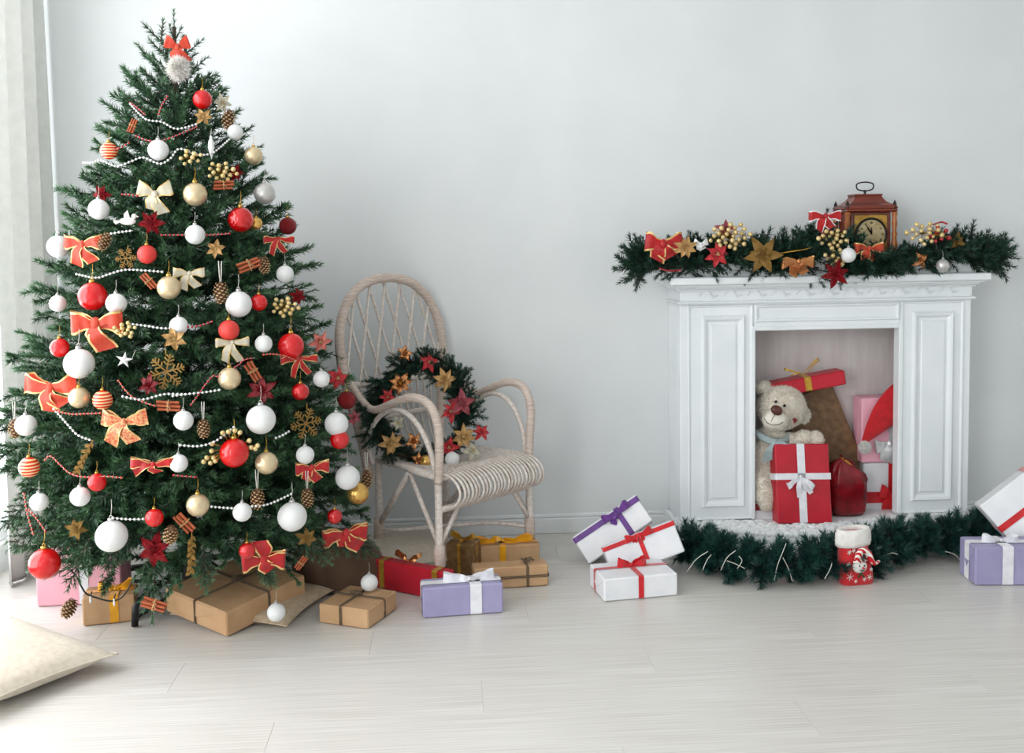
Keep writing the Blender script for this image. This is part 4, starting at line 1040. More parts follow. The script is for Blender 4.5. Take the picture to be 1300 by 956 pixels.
beads(c2(0, 230, (790, 262), (880, 262), (1000, 262), (1100, 255)), M_RBEAD, 'red bead string leading to the large shiny red bauble')
beads(c2(0, 230, (640, 690), (720, 700), (800, 712), (880, 705)), M_PEARL, 'white pearl string beside the pale gold berries')
beads(c2(220, 230, (70, 705), (120, 700), (180, 680)), M_RBEAD, 'dark red bead string next to the white bauble above the tan flower')
beads(c2(220, 230, (420, 840), (470, 838), (530, 850), (570, 870)), M_OBEAD, 'copper bead string under the large red bauble, chair side')
beads(c2(0, 460, (590, 85), (640, 150), (700, 185), (765, 207)), M_OBEAD, 'copper red bead string running to the long cinnamon bundle')
beads(c2(0, 460, (300, 230), (370, 245), (440, 243), (510, 240)), M_OBEAD, 'copper red bead string below the champagne and striped baubles')
beads(c2(0, 460, (250, 465), (275, 448), (320, 490), (365, 530), (430, 548), (520, 545), (610, 552)), M_OBEAD, 'long copper red bead string swinging past the matt red bauble')
beads(c2(0, 460, (290, 220), (350, 290), (400, 345), (465, 372)), M_PEARL, 'white pearl string falling under the orange bow by the curtain')
beads(c2(0, 460, (610, 160), (700, 175), (800, 150), (900, 150)), M_PEARL, 'white pearl string beneath the large gold snowflake')
beads(c2(0, 460, (565, 745), (640, 752), (715, 750)), M_PEARL, 'white pearl string ending at the low red bauble above the star')
beads(c2(0, 460, (150, 630), (165, 720), (195, 830)), M_OBEAD, 'copper bead string dropping past the small low white bauble')
beads(c2(0, 460, (175, 710), (210, 750), (250, 810)), M_OBEAD, 'copper bead string slanting behind the large low red bauble')
beads(c2(220, 460, (0, 158), (60, 150), (150, 140), (225, 128)), M_PEARL, 'white pearl string leading to the champagne bauble mid tree')
beads(c2(220, 460, (85, 200), (120, 150), (150, 105), (185, 62), (215, 62), (300, 12), (330, -15), (380, -25)), M_RBEAD, 'red bead string looping over the mid-tree champagne bauble')
beads(c2(220, 460, (35, 395), (120, 400), (200, 375), (285, 308)), M_PEARL, 'white pearl string above the red bauble with berries')
beads(c2(220, 460, (480, 362), (510, 350), (545, 328)), M_PEARL, 'short white pearl string beside the chair-side snowflake')
beads(c2(220, 460, (5, 540), (60, 545), (115, 550)), M_RBEAD, 'red bead string below the white bauble at the red satin bow')
beads(c2(220, 460, (180, 692), (280, 700), (370, 692), (450, 680), (555, 632)), M_PEARL, 'white pearl string low between champagne and large white baubles')

# the tree itself -----------------------------------------------------------------
tree = thing('christmas_tree', 'tall green fir Christmas tree decorated with baubles and bows beside the window', 'Christmas tree', (TX, TY, 0))
TO = np.array([TX, TY, 0])
MB().tube([(0, 0, .02), (0, 0, .9), (.01, 0, 1.86)], [.022, .018, .005], 8).build('trunk', M_BARK, tree)
MB().lathe([(.03, .03), (.032, .05), (.032, .2), (.028, .22)], 14).build('stand_socket', M_STAND, tree)
for k in range(4):
    a = -math.pi/2-.42+k*math.pi/2; c, s = math.cos(a), math.sin(a)
    MB().tube([(.02*c, .02*s, .15), (.12*c, .12*s, .10), (.25*c, .25*s, .075), (.27*c, .27*s, .06), (.275*c, .275*s, .004)], .011, 8).tube([(.02*c, .02*s, .05), (.26*c, .26*s, .03)], .007, 6).build('stand_leg', M_STAND, tree)
CULLT = [(c-TO, r, o, h) for (c, r, o, h) in CULL]
# keep foliage out of the chair and the gifts
CHM = Vector((.119, -.50, 0))
lev = 0; z = .17
def bough(ang, z0, R, z1, dens, tip_up, n_side=None):
    """returns twig rows for one branch"""
    c, s = math.cos(ang), math.sin(ang); out = np.array([c, s, 0]); tan = np.array([-s, c, 0])
    A = np.array([.015*c, .015*s, z0]); Bp = np.array([R*c, R*s, z1])
    d = Bp-A; L = np.linalg.norm(d); dn = d/L
    bend = np.array([0, 0, tip_up]); tw = [[*A, *(dn-bend*.5), L, *bend]]
    st = .10+.14*rnd.random(); sg = 1; k = 0
    pos = .20*L
    while pos < L*.97:
        t = pos/L; p = A+(dn-bend*.5)*L*t/1.0+bend*L*t*t
        a = math.radians(rnd.uniform(38, 58)); up = rnd.uniform(-.2, .42) if z0 > .95 else rnd.uniform(-.55, .25)
        dd = dn*math.cos(a)+tan*sg*math.sin(a)+np.array([0, 0, up]); dd /= np.linalg.norm(dd)
        l = min(.30, (L-pos)*.62+.055)*rnd.uniform(.8, 1.1)
        tw.append([*p, *dd, l, 0, 0, rnd.uniform(-.12, .1)])
        if l > .16:
            for f, q in ((.45, 1), (.62, -1)):
                e = dn*.75+tan*sg*(.2 if q > 0 else .9)+np.array([0, 0, rnd.uniform(-.2, .25)]); e /= np.linalg.norm(e)
                tw.append([*(p+dd*l*f), *e, l*.45, 0, 0, .05])
        sg = -sg; pos += .040+.016*rnd.random()
    return tw
nb = 0; z = .25
while z < 1.66:
    R = TR(z+(.12 if z > 1.2 else .02+.08*max(0, (z-.6)/.6)))*(.95 if z > .5 else .9); n = max(6, int(round(2*math.pi*R/.30)))+(2 if z > .9 else 0)
    ph = rnd.uniform(0, 6.28)
    for k in range(n):
        ang = ph+2*math.pi*(k+rnd.uniform(-.18, .18))/n
        RR = R*rnd.uniform(.90, 1.09)
        f = -math.sin(ang)                      # +1 toward the room, -1 toward the wall
        rise = np.interp(z, [.15, .5, 1.0, 1.5, 1.8], [-.02, .03, .08, .10, .12])+rnd.uniform(-.025, .025)
        ymax_r = (-.012-TY)
        if f < 0: RR = min(RR, ymax_r/max(-f, .2)*.97)
        z0 = z-rise*.3; z1 = max(z+rise*.7, .20+.09*max(0, f))
        tw = np.array(bough(ang, max(z0, .12), RR, z1, 1, rnd.uniform(.06, .2)))
        dens = 1080 if f > -.25 else 420
        me = brush_mesh('branch', tw, dens, .0295, .0040, [M_FIR, M_BARK], CULLT, ymax=-.008-TY)
        link('branch', me, tree); nb += 1
    z += .070 if z < 1.0 else .054
# the leader and a few upright shoots at the top
for k in range(8):
    a = k*2.4; zz = 1.60+.017*k; el = math.radians(40+k*3); d = np.array([math.cos(a)*math.cos(el), math.sin(a)*math.cos(el), math.sin(el)])
    tw = [[0, 0, zz, *d, .13-.005*k, 0, 0, .12]]+[[*(d*.05*(q+1)+np.array([0, 0, zz])), *(d+np.array([math.cos(a+sg*1.4), math.sin(a+sg*1.4), .1])*.8), .07, 0, 0, .05] for q in range(2) for sg in (-1, 1)]
    link('branch', brush_mesh('branch', np.array(tw), 900, .024, .0034, [M_FIR, M_BARK], CULLT), tree)
tw = [[.01, 0, 1.70, 0, 0, 1, .212, 0, 0, 0]]+[[.01, 0, 1.815, math.cos(a), math.sin(a), 1.8, .045, 0, 0, .1] for a in (0, 2.1, 4.2)]
link('branch', brush_mesh('branch', np.array(tw), 850, .02, .0028, [M_FIR, M_BARK], CULLT), tree)
# drooping low twigs
for (px, py, px2, py2) in ((195, 690, 193, 790), (100, 690, 85, 750), (260, 700, 262, 752), (335, 720, 350, 745), (425, 670, 478, 706), (40, 660, 8, 700), (150, 690, 130, 730), (395, 680, 420, 716), (20, 640, 0, 672)):
    a, _ = surf(px, py, -.05); b, _ = surf(px2, py2, 0); a = np.array(a)-TO; b = np.array(b)-TO; d = b-a; L = np.linalg.norm(d); q = np.cross(d/L, [0, 1., 0])
    tw = [[*a, *d, L, 0, 0, 0]]+[[*(a+d*f), *(d/L+q*sg*.7), L*.4*(1.2-f), 0, 0, 0] for f in (.15, .35, .55, .72) for sg in (-1, 1)]
    link('branch', brush_mesh('branch', np.array(tw), 850, .022, .0029, [M_FIR, M_BARK], CULLT), tree)

# the dark light cable that sags below the lowest branches
q = [(88, 722), (97, 732), (103, 744), (110, 754), (123, 759), (140, 763), (154, 759), (163, 747), (172, 730)]
pts = catmull([P(x, yv, -.93) for x, yv in q], 5)
ls = tag(MB().tube([p-pts[0] for p in pts], .0026, 6).build('light_cable', M_CABLE, None, True, pts[0]), 'dark fairy light cable sagging in front of the yellow-ribboned gift', 'light string')
for (x, yv) in ((115, 762), (145, 765)):
    p = P(x, yv, -.935)-pts[0]; MB().lathe([(.003, .012), (.003, .002), (.0042, 0), (.003, -.008), (.0005, -.011)], 8).build('bulb', M_BULB, ls, loc=p)
    MB().tube([p+Vector((0, 0, .01)), p+Vector((.004, .003, .026))], .002, 5).build('bulb_holder', M_CABLE, ls)

# ================================================================== WICKER ARMCHAIR
CA, CB_ = F(559, 751.5), F(673, 711.5)
cw = (CB_-CA).length; cd = (CB_-CA).normalized(); cf = Vector((cd.y, -cd.x, 0)); cm = (CA+CB_)/2
chair = thing('wicker_armchair', 'whitewashed wicker armchair with tall oval lattice back holding a wreath', 'chair')
chair.matrix_world = Matrix(((cf.x, cd.x, 0, cm.x), (cf.y, cd.y, 0, cm.y), (0, 0, 1, .001), (0, 0, 0, 1)))
SZ = .385; w2 = cw/2; SD = .38
def bx_(z): return -SD-.12*(z-SZ)
hoop2 = [(.165, .33), (.178, .45), (.205, .58), (.226, .68), (.234, .76), (.230, .84), (.208, .91), (.165, .973), (.097, 1.018), (0, 1.034)]
def hw(z):                                   # half width of the hoop at a height
    zs_ = [q[1] for q in hoop2]; ys_ = [q[0] for q in hoop2]; return float(np.interp(z, zs_, ys_))
hp_ = [(bx_(z), -yv*1.04-.042, z) for yv, z in hoop2]+[(bx_(z), yv*1.04-.042, z) for yv, z in hoop2[-2::-1]]
MB().tube(catmull(hp_, 6), .0175, 10).build('back_hoop', M_WRAP, chair)
zc0 = .655
def cane(pts, r, name, n=6): return MB().tube(pts, r, n).build(name, M_WICK, chair)
for sg in (-1, 1):
    for k in range(-3, 10):
        y0 = -sg*.31+sg*.072*k; pts = []
        for i in range(41):
            z = zc0+(1.03-zc0)*i/40; yv = y0+sg*math.tan(math.radians(15))*(z-zc0)
            if abs(yv) < hw(z)-.004: pts.append((bx_(z)+sg*.003+.02*(1-(yv/.25)**2)*-1, yv-.040, z))
        if len(pts) > 4: cane(pts, .0052, 'back_cane')
cane([(bx_(zc0)-.015, y_-.040, zc0) for y_ in np.linspace(-.22, .22, 9)], .012, 'back_rail')
cane([(bx_(.53)-.012, y_-.015, .53) for y_ in np.linspace(-.2, .2, 9)], .010, 'back_rail')
for k in range(13):
    u = -1+k/6; cane(catmull([(bx_(.655)-.012, .205*u-.038, .655), (bx_(.53)-.02, .18*u-.015, .53), (bx_(.45)-.01, .165*u, .44), (-SD+.03, .150*u, SZ+.004)], 5), .0045, 'back_cane')
for sg in (-1, 1):
    Y = sg*w2
    arm = catmull([(0, Y, SZ-.02), (.008, Y, .47), (.010, Y*1.02, .55), (-.012, Y*1.04, .612), (-.06, Y*1.06, .642), (-.13, Y*1.08, .640), (-.21, Y*1.10, .612), (-.29, Y*1.12, .585), (-.345, Y*1.13, .605), (bx_(.68), sg*.230-.040, .69)], 6)
    MB().tube(arm, [.0150 if i < len(arm)*.55 else .0135 for i in range(len(arm))], 10).build('arm', M_WRAP, chair)
    cane(catmull([(-.012, Y*1.0, SZ), (-.03, Y*1.02, .47), (-.08, Y*1.05, .55), (-.15, Y*1.07, .592), (-.23, Y*1.09, .585), (-.30, Y*1.1, .535), (-.335, Y*1.1, .46), (-.34, Y*1.0, SZ)], 6), .0095, 'arm_hoop', 8)
    MB().tube([(0, Y, 0), (0, Y, .06), (0, Y, SZ-.015)], .0125, 10).build('leg', M_WICK, chair)
    MB().tube([(0, Y, .075), (0, Y, .085), (0, Y, .15), (0, Y, .162)], [.013, .019, .019, .013], 12).build('leg_binding', M_WRAP, chair)
    MB().tube([(-SD-.01, sg*.165, 0), (-SD, sg*.165, .2), (-SD, sg*.165, SZ)], .0135, 10).build('leg', M_WICK, chair)
    MB().tube([(-SD-.005, sg*.165, .09), (-SD-.005, sg*.165, .17)], .019, 10).build('leg_binding', M_WRAP, chair)
    cane([(0, Y, SZ), (-.2, sg*(w2*.5+.085), SZ+.002), (-SD, sg*.165, SZ)], .0125, 'seat_rail', 8)
    cane([(-.002, Y, .155), (-.15, Y*.96, SZ-.012)], .0085, 'brace', 8)
    cane([(0, Y*.99, .155), (.002, Y*.62, .268)], .0085, 'brace', 8)
    cane([(-SD, sg*.165, .15), (-.16, Y*.95, SZ-.012)], .010, 'brace', 8)
    cane(catmull([(0, Y, .125), (-.10, Y*.62, .138), (-.19, 0, .142), (-.29, -Y*.6, .138), (-SD, -sg*.165, .13)], 5), .008, 'stretcher', 8)
MB().tube([(0, y_, .275) for y_ in np.linspace(-w2, w2, 9)], .015, 8, flat=.7).build('front_rail', M_WICK, chair)
MB().tube([(0, y_, SZ-.006) for y_ in np.linspace(-w2, w2, 9)], .009, 8).build('seat_rail', M_WICK, chair)
MB().tube([(-SD, y_, SZ) for y_ in np.linspace(-.165, .165, 7)], .012, 8).build('seat_rail', M_WICK, chair)
for k in range(24):
    y_ = -w2+.020+(cw-.04)*k/23; j = rnd.uniform(-.003, .003)
    cane(catmull([(-.06, y_, SZ+.004), (.015, y_, SZ+.008), (.062+j, y_, SZ-.008), (.086+j, y_, SZ-.040), (.078+j, y_, SZ-.072), (.045, y_, SZ-.096), (.004, y_, .282)], 4), .0046, 'seat_cane')
st = MB(); vs = []; fs = []; nx, ny = 24, 26
for i in range(nx+1):
    for j in range(ny+1):
        u, v = i/nx, j/ny; x = -SD+SD*u-.005; hwid = .165+(w2-.165)*u; vs.append((x, -hwid+2*hwid*v, SZ+.004-.016*math.sin(math.pi*u)*math.sin(math.pi*v)+.0025*(-1)**(i+j)))
for i in range(nx):
    for j in range(ny): a = i*(ny+1)+j; fs.append((a, a+1, a+ny+2, a+ny+1))
seat = st.add(vs, fs).build('seat', M_WICK, chair); md = seat.modifiers.new('s', 'SOLIDIFY'); md.thickness = .006; md.offset = -1

# ================================================================== FOLIAGE SPRIGS SHARED BY WREATH AND GARLANDS
SPG = [sprig_mesh('sprig', .115, [M_GARL, M_BARK], 1300, .026, .0030, 3) for _ in range(5)]
SPT = [sprig_mesh('sprig', .085, [M_TINS, M_BARK], 2600, .036, .0024, 2) for _ in range(5)]

# wreath leaning against the chair back
WR = .165
cmw = chair.matrix_world
nW = Vector((.22, -.94, .20)).normalized()
wz = Vector((0, 0, 1)); wz = (wz-nW*wz.dot(nW)).normalized(); wx = wz.cross(nW)*-1; wx = nW.cross(wz)*-1
wpos = P(533, 522, -.36)
wr = thing('wreath', 'fir wreath with gold flowers and red poinsettias leaning on the wicker chair seat', 'wreath')
wx = (-nW).cross(wz)*-1
Mw = Matrix(((wx.x, -nW.x, wz.x, wpos.x), (wx.y, -nW.y, wz.y, wpos.y), (wx.z, -nW.z, wz.z, wpos.z), (0, 0, 0, 1)))
if Mw.to_3x3().determinant() < 0:
    wx = -wx; Mw = Matrix(((wx.x, -nW.x, wz.x, wpos.x), (wx.y, -nW.y, wz.y, wpos.y), (wx.z, -nW.z, wz.z, wpos.z), (0, 0, 0, 1)))
wr.matrix_world = Mw            # local -Y faces out of the chair
MB().tube([(WR*math.cos(a/32*6.2832), 0, WR*math.sin(a/32*6.2832)) for a in range(32)], .012, 8, closed=True).build('ring', M_BARK, wr)
for k in range(170):
    a = 2*math.pi*k/170; e = Vector((math.cos(a), 0, math.sin(a))); t = Vector((-math.sin(a), 0, math.cos(a)))
    b = rnd.choice((-1, -.6, -.2, .3, .7, 1)); d = t*.8+e*b*.75+Vector((0, -rnd.uniform(-.2, .7), 0))
    place_sprig(rnd.choice(SPG), wr, e*WR, d.normalized(), rnd.uniform(0, 6), rnd.uniform(.6, .84)*(.72 if math.sin(a) < -.55 else 1))
Wi = Mw.inverted()
def wl_(px, py, out=.055):                   # a spot on the wreath's face found through its pixel
    d = Vector(ray(px, py)); c = Vector(CAM); k = ((wpos+nW*out)-c).dot(nW)/d.dot(nW); return Wi @ (c+d*k)
for (px, py, rp, mt, ce, n) in ((564, 482, 17, M_TAN, M_TAN, 7), (588, 555, 17, M_TAN, M_BERG, 7), (496, 563, 17, M_TAN, M_BERG, 7), (514, 449, 12, M_COP, M_COP, 5), (508, 487, 17, M_COP, M_RIBG, 7), (525, 560, 13, M_COP, M_COP, 5),
                            (492, 504, 12, M_REDP, M_BERG, 6), (545, 460, 14, M_REDP, M_BERG, 5), (611, 549, 13, M_REDP, M_REDP, 6), (570, 568, 15, M_REDP, M_BERG, 5), (572, 523, 16, M_REDP, M_BERG, 5), (586, 512, 20, M_WINE, M_WINE, 5),
                            (505, 537, 11, M_CRM, M_BERG, 5), (600, 572, 14, M_CRM, M_BERG, 5), (531, 583, 10, M_COP, M_COP, 5)):
    q = wl_(px, py); f = flower(wr, q, rp*PXM(Mw @ q), mt, None, (rnd.uniform(-.2, .2), 0, rnd.uniform(-.25, .25)), n, 5, ce)
for (px, py, rp, mt) in ((574, 583, 9.5, M_BW), (541, 586, 8.5, M_BG)):
    q = wl_(px, py, .06); MB().ball((0, 0, 0), rp*PXM(Mw @ q), 18, 12).build('wreath_ball', mt, wr, loc=q)

# ================================================================== MANTEL GARLAND
zm = 1.020
mg = thing('mantel_garland', 'long fir garland with gold and red decorations lying along the mantel shelf', 'garland', (1.43, -.2, zm))
GO = Vector((1.43, -.2, zm))
gp = catmull([P(826, 340, -.2)-GO, P(870, 336, -.22)-GO, P(930, 331, -.225)-GO, P(990, 334, -.23)-GO, P(1045, 322, -.235)-GO, P(1100, 337, -.24)-GO, P(1160, 329, -.23)-GO, P(1215, 328, -.22)-GO, P(1246, 333, -.21)-GO], 8)
MB().tube(gp, .010, 6).build('core', M_BARK, mg)
for k in range(285):
    i = rnd.randrange(0, len(gp)-1); p = gp[i]; t = (gp[i+1]-p).normalized(); sg = 1 if rnd.random() < .6 else -1
    if i < 6: sg = -1
    if i > len(gp)-8: sg = 1
    a = rnd.uniform(-.3, 3.44); d = t*sg*rnd.uniform(.5, 1.0)+Vector((0, -rnd.uniform(-.25, .8), math.sin(a)*.62))
    if p.z+.1*d.z < .0: d.z = abs(d.z)*.3
    if 1.50 < p.x+GO.x < 1.74 and d.z > .1: d.z = .05; d.y = -abs(d.y)
    d.normalize()
    if d.y > .45: d.y = .2
    place_sprig(rnd.choice(SPG), mg, p+Vector((0, 0, .006)), d, rnd.uniform(0, 6), rnd.uniform(.85, 1.25))
for (px, py, px2, py2) in ((1025, 338, 1045, 362), (1060, 345, 1068, 358), (905, 345, 912, 356), (820, 340, 806, 360), (958, 345, 950, 355), (1255, 335, 1280, 327), (1245, 338, 1268, 344), (1030, 310, 1022, 288), (1040, 300, 1050, 268), (870, 320, 884, 297), (845, 325, 851, 300), (812, 335, 802, 312), (1120, 335, 1116, 350)):
    a, b = P(px, py, -.235)-GO, P(px2, py2, -.29 if py2 > 350 else -.22)-GO; place_sprig(rnd.choice(SPG), mg, a, (b-a).normalized(), rnd.uniform(0, 6), max(.55, (b-a).length/.115))
def gl(px, py, Y=-.30): return P(px, py, Y-.022)-GO
pm_ = PXM(P(1040, 320, -.3))
for (px, py, rp, mt, ce, n, Y) in ((870, 314, 16, M_TAN, M_TAN, 8, -.30), (911, 323, 18, M_REDP, M_BERG, 7, -.31), (967, 323, 26, M_GOLD, M_GOLD, 6, -.33), (921, 291, 14, M_WINE, M_WINE, 5, -.26), (1060, 348, 20, M_REDG, M_REDG, 6, -.31), (1168, 330, 14, M_COP, M_COP, 4, -.30), (1214, 306, 13, M_GOLD, M_GOLD, 7, -.27), (1048, 300, 14, M_WINE, M_BERG, 5, -.27)):
    flower(mg, gl(px, py, Y), rp*pm_, mt, None, (rnd.uniform(-.15, .15), 0, rnd.uniform(-.2, .1)), n, 5, ce)
for (px, py, sp, nbr, mt) in ((926, 300, 21, 26, M_BERG), (1056, 303, 16, 18, M_BERG), (1060, 327, 13, 12, M_BERG), (1172, 296, 19, 18, M_BERG), (1192, 298, 12, 8, M_RBEAD)):
    berry_parts(mg, sp*pm_, nbr, 3.0*pm_, Matrix.Translation(gl(px, py, -.285)), mt)
def gbow(px, py, Lp, wp, rb, ed, up=.2, Y=-.295, tails=((-.5, -1, .9), (.5, -1, .8))):
    bow_parts(mg, Lp*pm_, wp*pm_, rb, ed, tails, up, Matrix.Translation(gl(px, py, Y)), .4, ('bow_loop', 'bow_tail', 'bow_knot'))
gbow(842, 310, 24, 24, M_RSH, M_GEDGE, .15); gbow(1048, 274, 22, 13, M_RSH, M_RIBW, .0); gbow(1014, 332, 22, 14, M_COP, None, -.05); gbow(1104, 316, 20, 14, M_ORG, M_GEDGE, .1); gbow(890, 310, 9, 8, M_RIBS, None, .3)
MB().tube([gl(987, 322), gl(1020, 317), gl(1030, 314)], .0022, 5).build('gold_wire', M_RIBG, mg)
for q in (((838, 341), (850, 344), (864, 343)), ((1185, 285), (1195, 282), (1202, 284))):
    pts = catmull([gl(x, yv, -.285) for x, yv in q], 5); mb = MB()
    for p in pts: mb.ball(p, .004, 6, 4)
    mb.build('bead_run', M_RBEAD, mg)
bauble('silver', 1197, 337, 8.2, 'small silver bauble hanging from the mantel garland', pos=P(1197, 337, -.325), group='garland baubles')
bauble('white', 1077, 324, 9.5, 'white bauble nestled in the mantel garland below the clock', pos=P(1077, 324, -.335), group='garland baubles')

# ================================================================== FLOOR GARLAND ROUND THE HEARTH
fg = thing('floor_garland', 'thick dark green tinsel garland curling round the white hearth', 'garland', (1.40, -.55, 0))
FGO = Vector((1.40, -.55, 0))
fpts = catmull([Vector((.86, -.40, .056))-FGO, Vector((.90, -.55, .056))-FGO, Vector((1.02, -.655, .056))-FGO, Vector((1.18, -.68, .056))-FGO, Vector((1.36, -.64, .062))-FGO, Vector((1.55, -.545, .066))-FGO, Vector((1.75, -.475, .066))-FGO, Vector((1.95, -.43, .062))-FGO, Vector((2.12, -.36, .056))-FGO], 10)
MB().tube(fpts, .014, 6).build('core', M_CABLE, fg)
L_ = len(fpts)
for k in range(260):
    u = (k+.5)/260*(L_-1.01); i = int(u); p = fpts[i].lerp(fpts[i+1], u-i); t = (fpts[i+1]-fpts[i]).normalized(); n_ = t.cross(Vector((0, 0, 1)))
    a = k*2.39996; d = t*.45*(1 if k % 3 else -1)+n_*math.cos(a)+Vector((0, 0, math.sin(a)))
    d.normalize(); s = 1.12
    if d.z < -.3: d.z *= .6; s = .7
    if p.z+.09*s*d.z < .004: d.z = max(d.z, -.5)
    place_sprig(SPT[k % 5], fg, p, d.normalized(), rnd.uniform(0, 6), s*rnd.uniform(.85, 1.1))
# pale wires of a light string lying over the garland
lw = thing('light_string', 'pale fairy light wire draped over the dark floor garland', 'light string', (1.1, -.74, .08)); LO = Vector((1.1, -.74, .08))
for q in (((872, 726), (884, 710), (899, 700)), ((892, 724), (897, 712), (903, 704)), ((915, 724), (923, 708), (934, 699)), ((936, 722), (942, 712), (938, 706)), ((923, 712), (934, 716), (946, 722)), ((983, 737), (987, 718), (994, 700), (998, 690)), ((994, 708), (1001, 722), (1006, 738)), ((1047, 735), (1054, 722), (1056, 715)), ((1122, 706), (1132, 702), (1140, 704)), ((1200, 700), (1212, 704), (1220, 712))):
    pts = catmull([P(x, yv, -.69 if x < 912 else -.74 if x < 960 else -.765 if x < 1080 else (-.67 if x < 1160 else -.60))-LO for x, yv in q], 4); MB().tube(pts, .0013, 5).build('wire', M_WIRE, lw)
pts = catmull([P(x, yv, -.755)-LO for x, yv in ((872, 726), (892, 724), (915, 724), (936, 722), (983, 737), (1006, 738), (1047, 735))], 5)


# ================================================================== STOCKING VASE
sp_ = F(1090, 743); 
stk = thing('christmas_stocking', 'red plush stocking with white cuff and snowman motif standing before the hearth', 'stocking', (sp_.x, sp_.y+.03, 0), (0, 0, .12))
S_ = PXM(P(1090, 710, -.75))
mb = MB(); vs = []; fs = []; n = 24
prof = [(0, 21, 12, 0), (2, 22.5, 13, 0), (14, 22, 13, -.5), (28, 20, 12, -2), (42, 18.5, 11.5, -3.2), (56, 18, 11.5, -3.5), (62, 18, 11.5, -3.5)]
for (z, rx, ry, ox) in prof:
    for k in range(n):
        a = 2*math.pi*k/n; c, s = math.cos(a), math.sin(a); e = .55
        vs.append(((ox+rx*abs(c)**e*(1 if c > 0 else -1))*S_, ry*abs(s)**e*(1 if s > 0 else -1)*S_, z*S_))
for i in range(len(prof)-1):
    for k in range(n): fs.append((i*n+k, i*n+(k+1) % n, (i+1)*n+(k+1) % n, (i+1)*n+k))
fs.append(tuple(range(n))[::-1]); mb.add(vs, fs).build('body', M_STOCK, stk)
mb = MB(); vs = []; fs = []
prof = [(50, 19, 12.5), (50, 22.5, 14.5), (56, 23.5, 15.5), (66, 23, 15), (71, 21, 13.5), (72, 18.5, 11), (69, 16, 9), (60, 15, 8.5)]
for (z, rx, ry) in prof:
    for k in range(n):
        a = 2*math.pi*k/n; vs.append(((-3.3+rx*math.cos(a))*S_, ry*math.sin(a)*S_, (z+.07*rx*math.cos(a))*S_))
for i in range(len(prof)-1):
    for k in range(n): fs.append((i*n+k, i*n+(k+1) % n, (i+1)*n+(k+1) % n, (i+1)*n+k))
cuff = mb.add(vs, fs).mesh('cuff', [M_FLUFF]); co_ = link('cuff', cuff, stk)
o = link('fluff', fur(cuff, 3500, .0032, .0016, M_FLUFF, 'fluff', .1), co_); o['kind'] = 'stuff'
MB().ball((0, 0, 0), 1, 16, 6, (15.5*S_, 8.5*S_, .6*S_)).build('lining', M_STOCK, stk, loc=(-3.3*S_, 0, 67*S_))
sn = MB().ball((0, 0, 0), 10*S_, 18, 12, (1, .45, .85)).build('snowman_face', M_FLUFF, stk, loc=(-1*S_, -13*S_, 25*S_))
MB().tube([(-9*S_, -1.0*S_, 6*S_), (2*S_, -1.5*S_, 7.5*S_), (9*S_, -1.0*S_, 9*S_)], 2.0*S_, 8).build('hat_brim', M_KNIT, sn)
MB().tube(catmull([(-1*S_, 1*S_, 7*S_), (-1*S_, 0, 15*S_), (3*S_, -1*S_, 21*S_), (10*S_, -1.5*S_, 17*S_), (14*S_, -2*S_, 8*S_), (19*S_, -2*S_, 3*S_), (26*S_, -2*S_, 6*S_)], 4), [float(np.interp(i, [0, 8, 16, 24], [8.5, 7, 5.5, 2.5]))*S_ for i in range(25)], 10, flat=.6).build('knit_hat', M_KNIT, sn)
MB().tube([(1.5*S_, -4.5*S_, -.5*S_), (4*S_, -6.5*S_, -1.5*S_)], [1.6*S_, .8*S_], 8).build('snowman_nose', M_RIBR, sn)
for x in (-2.5, 4): MB().ball((x*S_, -4.6*S_, 2*S_), 1.1*S_, 8, 6).build('snowman_eye', M_BLK, sn)
MB().tube([(-2*S_, -4.5*S_, -3*S_), (1*S_, -4.6*S_, -4.6*S_), (4.5*S_, -4.2*S_, -3.6*S_)], .5*S_, 5).build('snowman_mouth', M_BLK, sn)
for (x, z, r) in ((-14, 12, 5), (13, 10, 4), (-15, 44, 3.5), (-16, 28, 3), (6, 8, 3), (15, 20, 2.5), (-6, 6, 2.5), (-9, 46, 3)):
    mb = MB()
    for k in range(3):
        a = k*math.pi/3+.3; mb.tube([(-r*math.cos(a)*S_, 0, -r*math.sin(a)*S_), (r*math.cos(a)*S_, 0, r*math.sin(a)*S_)], .45*S_, 4)
    mb.build('printed_snowflake', M_FLUFF, stk, loc=(x*S_, -12.9*S_, z*S_))
for (dx, l) in ((-4, 1), (4, 1)): MB().tube([(0, 0, 0), (dx*S_, -1*S_, -6*S_)], 1.2*S_, 6).build('snowman_scarf', mat('green_felt', (70, 74, 40), None, 40, .9), sn, loc=(1*S_, -1*S_, -8*S_))

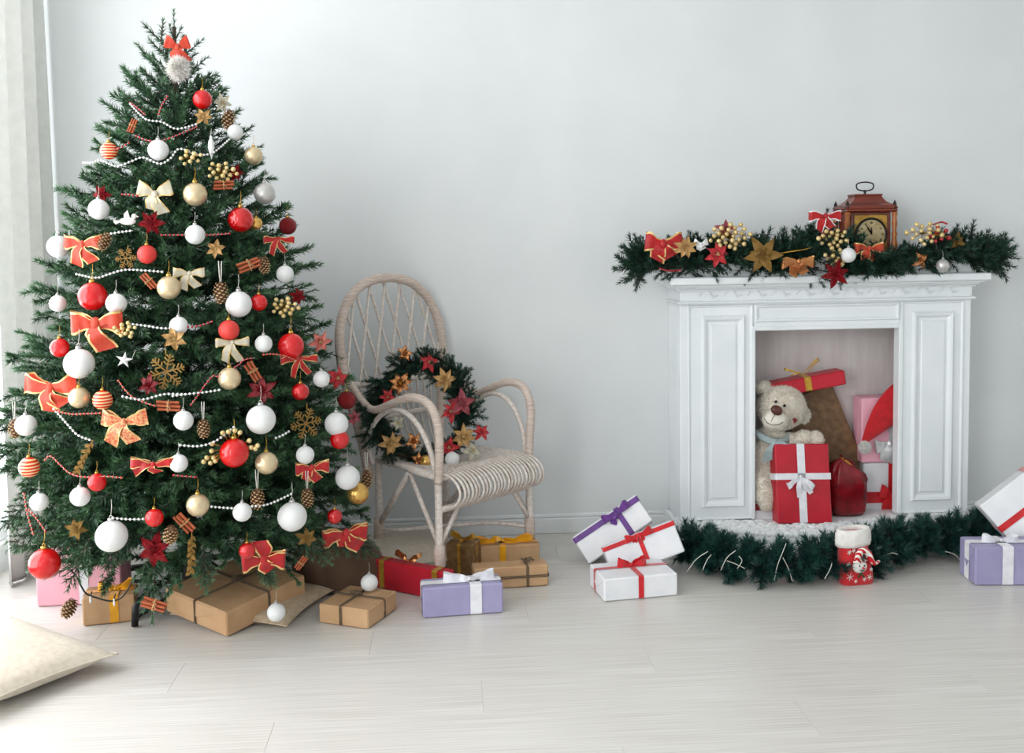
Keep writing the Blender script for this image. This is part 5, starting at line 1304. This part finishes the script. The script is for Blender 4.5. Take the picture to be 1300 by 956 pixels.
# ================================================================== CUSHIONS AND SACK
def cushion(name, label, M, a, b, h, mt, seed=0, cat='cushion', wr=.012):
    rg = random.Random(seed); mb = MB(); n = 28; top = []; vs = []; fs = []
    ph = [rg.uniform(0, 6) for _ in range(4)]
    for side in (1, -1):
        for i in range(n+1):
            for j in range(n+1):
                u, v = -1+2*i/n, -1+2*j/n
                e = (1-abs(u)**2.4)*(1-abs(v)**2.4); pin = 1-.10*(1-u*u)*abs(v)**2-0; pin2 = 1-.10*(1-v*v)*abs(u)**2
                x, yv = a/2*u*pin2, b/2*v*pin; z = h/2*max(0, e)**.55*side
                z += wr*max(0, e)**.5*(.5*math.sin(4*u+3*v+ph[0])+.4*math.sin(7*v-3*u+ph[1]))*(.6 if side > 0 else .2)*h/.12
                if side < 0: z = max(z, -h*.42)
                vs.append((x, yv, z+h*.42))
    N = (n+1)**2
    for s in (0, 1):
        for i in range(n):
            for j in range(n):
                q = s*N+i*(n+1)+j; f = (q, q+n+1, q+n+2, q+1); fs.append(f if s == 0 else f[::-1])
    o = mb.add(vs, fs).build(name, mt); o.matrix_world = M; tag(o, label, cat, 'floor cushions')
    edge = [(i, 0) for i in range(n+1)]+[(n, j) for j in range(1, n+1)]+[(i, n) for i in range(n-1, -1, -1)]+[(0, j) for j in range(n-1, 0, -1)]
    MB().tube([Vector(vs[i*(n+1)+j]) for i, j in edge], .0028, 5, closed=True).build('seam', mt, o)
    return o
def TM(x, y, z, rz, rx=0, ry=0): return Matrix.Translation((x, y, z)) @ Euler((rx, ry, rz)).to_matrix().to_4x4()
cushion('cushion', 'cream linen cushion lying flat on the open floor by the window', TM(-1.245, -1.195, .003, -.66), .52, .39, .11, M_CUSH, 3)
cushion('cushion', 'beige cushion squeezed under the large kraft gift', TM(-.625, -.725, -.003, -.35), .40, .37, .06, mat('beige_linen', (206, 186, 158), (190, 168, 140), 60, .85, bump=.2, bscale=120), 5)
cushion('cushion', 'round cream floor cushion lying beneath the wicker chair', TM(-.17, -.34, .002, .35), .42, .36, .11, M_CUSH, 8)
sk = MB(); vs = []; fs = []; n = 26; prof = [(.02, 0), (.115, .004), (.135, .03), (.14, .075), (.125, .125), (.095, .16), (.055, .178), (.03, .184)]
for (r, z) in prof:
    for k in range(n):
        a = 2*math.pi*k/n; rr = r*(1+.07*math.sin(3*a+z*25)+.04*math.sin(7*a-z*40)); vs.append((rr*1.1*math.cos(a), rr*.85*math.sin(a), z+.008*math.sin(2*a)))
for i in range(len(prof)-1):
    for k in range(n): fs.append((i*n+k, i*n+(k+1) % n, (i+1)*n+(k+1) % n, (i+1)*n+k))
fs.append(tuple(range(n))[::-1]); fs.append(tuple(len(vs)-n+k for k in range(n)))
skc = F(424, 757); so = tag(sk.add(vs, fs).build('sack', M_BURL, None, True, (skc.x, skc.y+.115, .0)), 'dark brown suede sack slumped under the tree behind the flat kraft gift', 'sack')
MB().tube([(.045*math.cos(a/14*6.283), .036*math.sin(a/14*6.283), .183) for a in range(14)], .005, 6, closed=True).build('drawstring', M_JUTE, so)
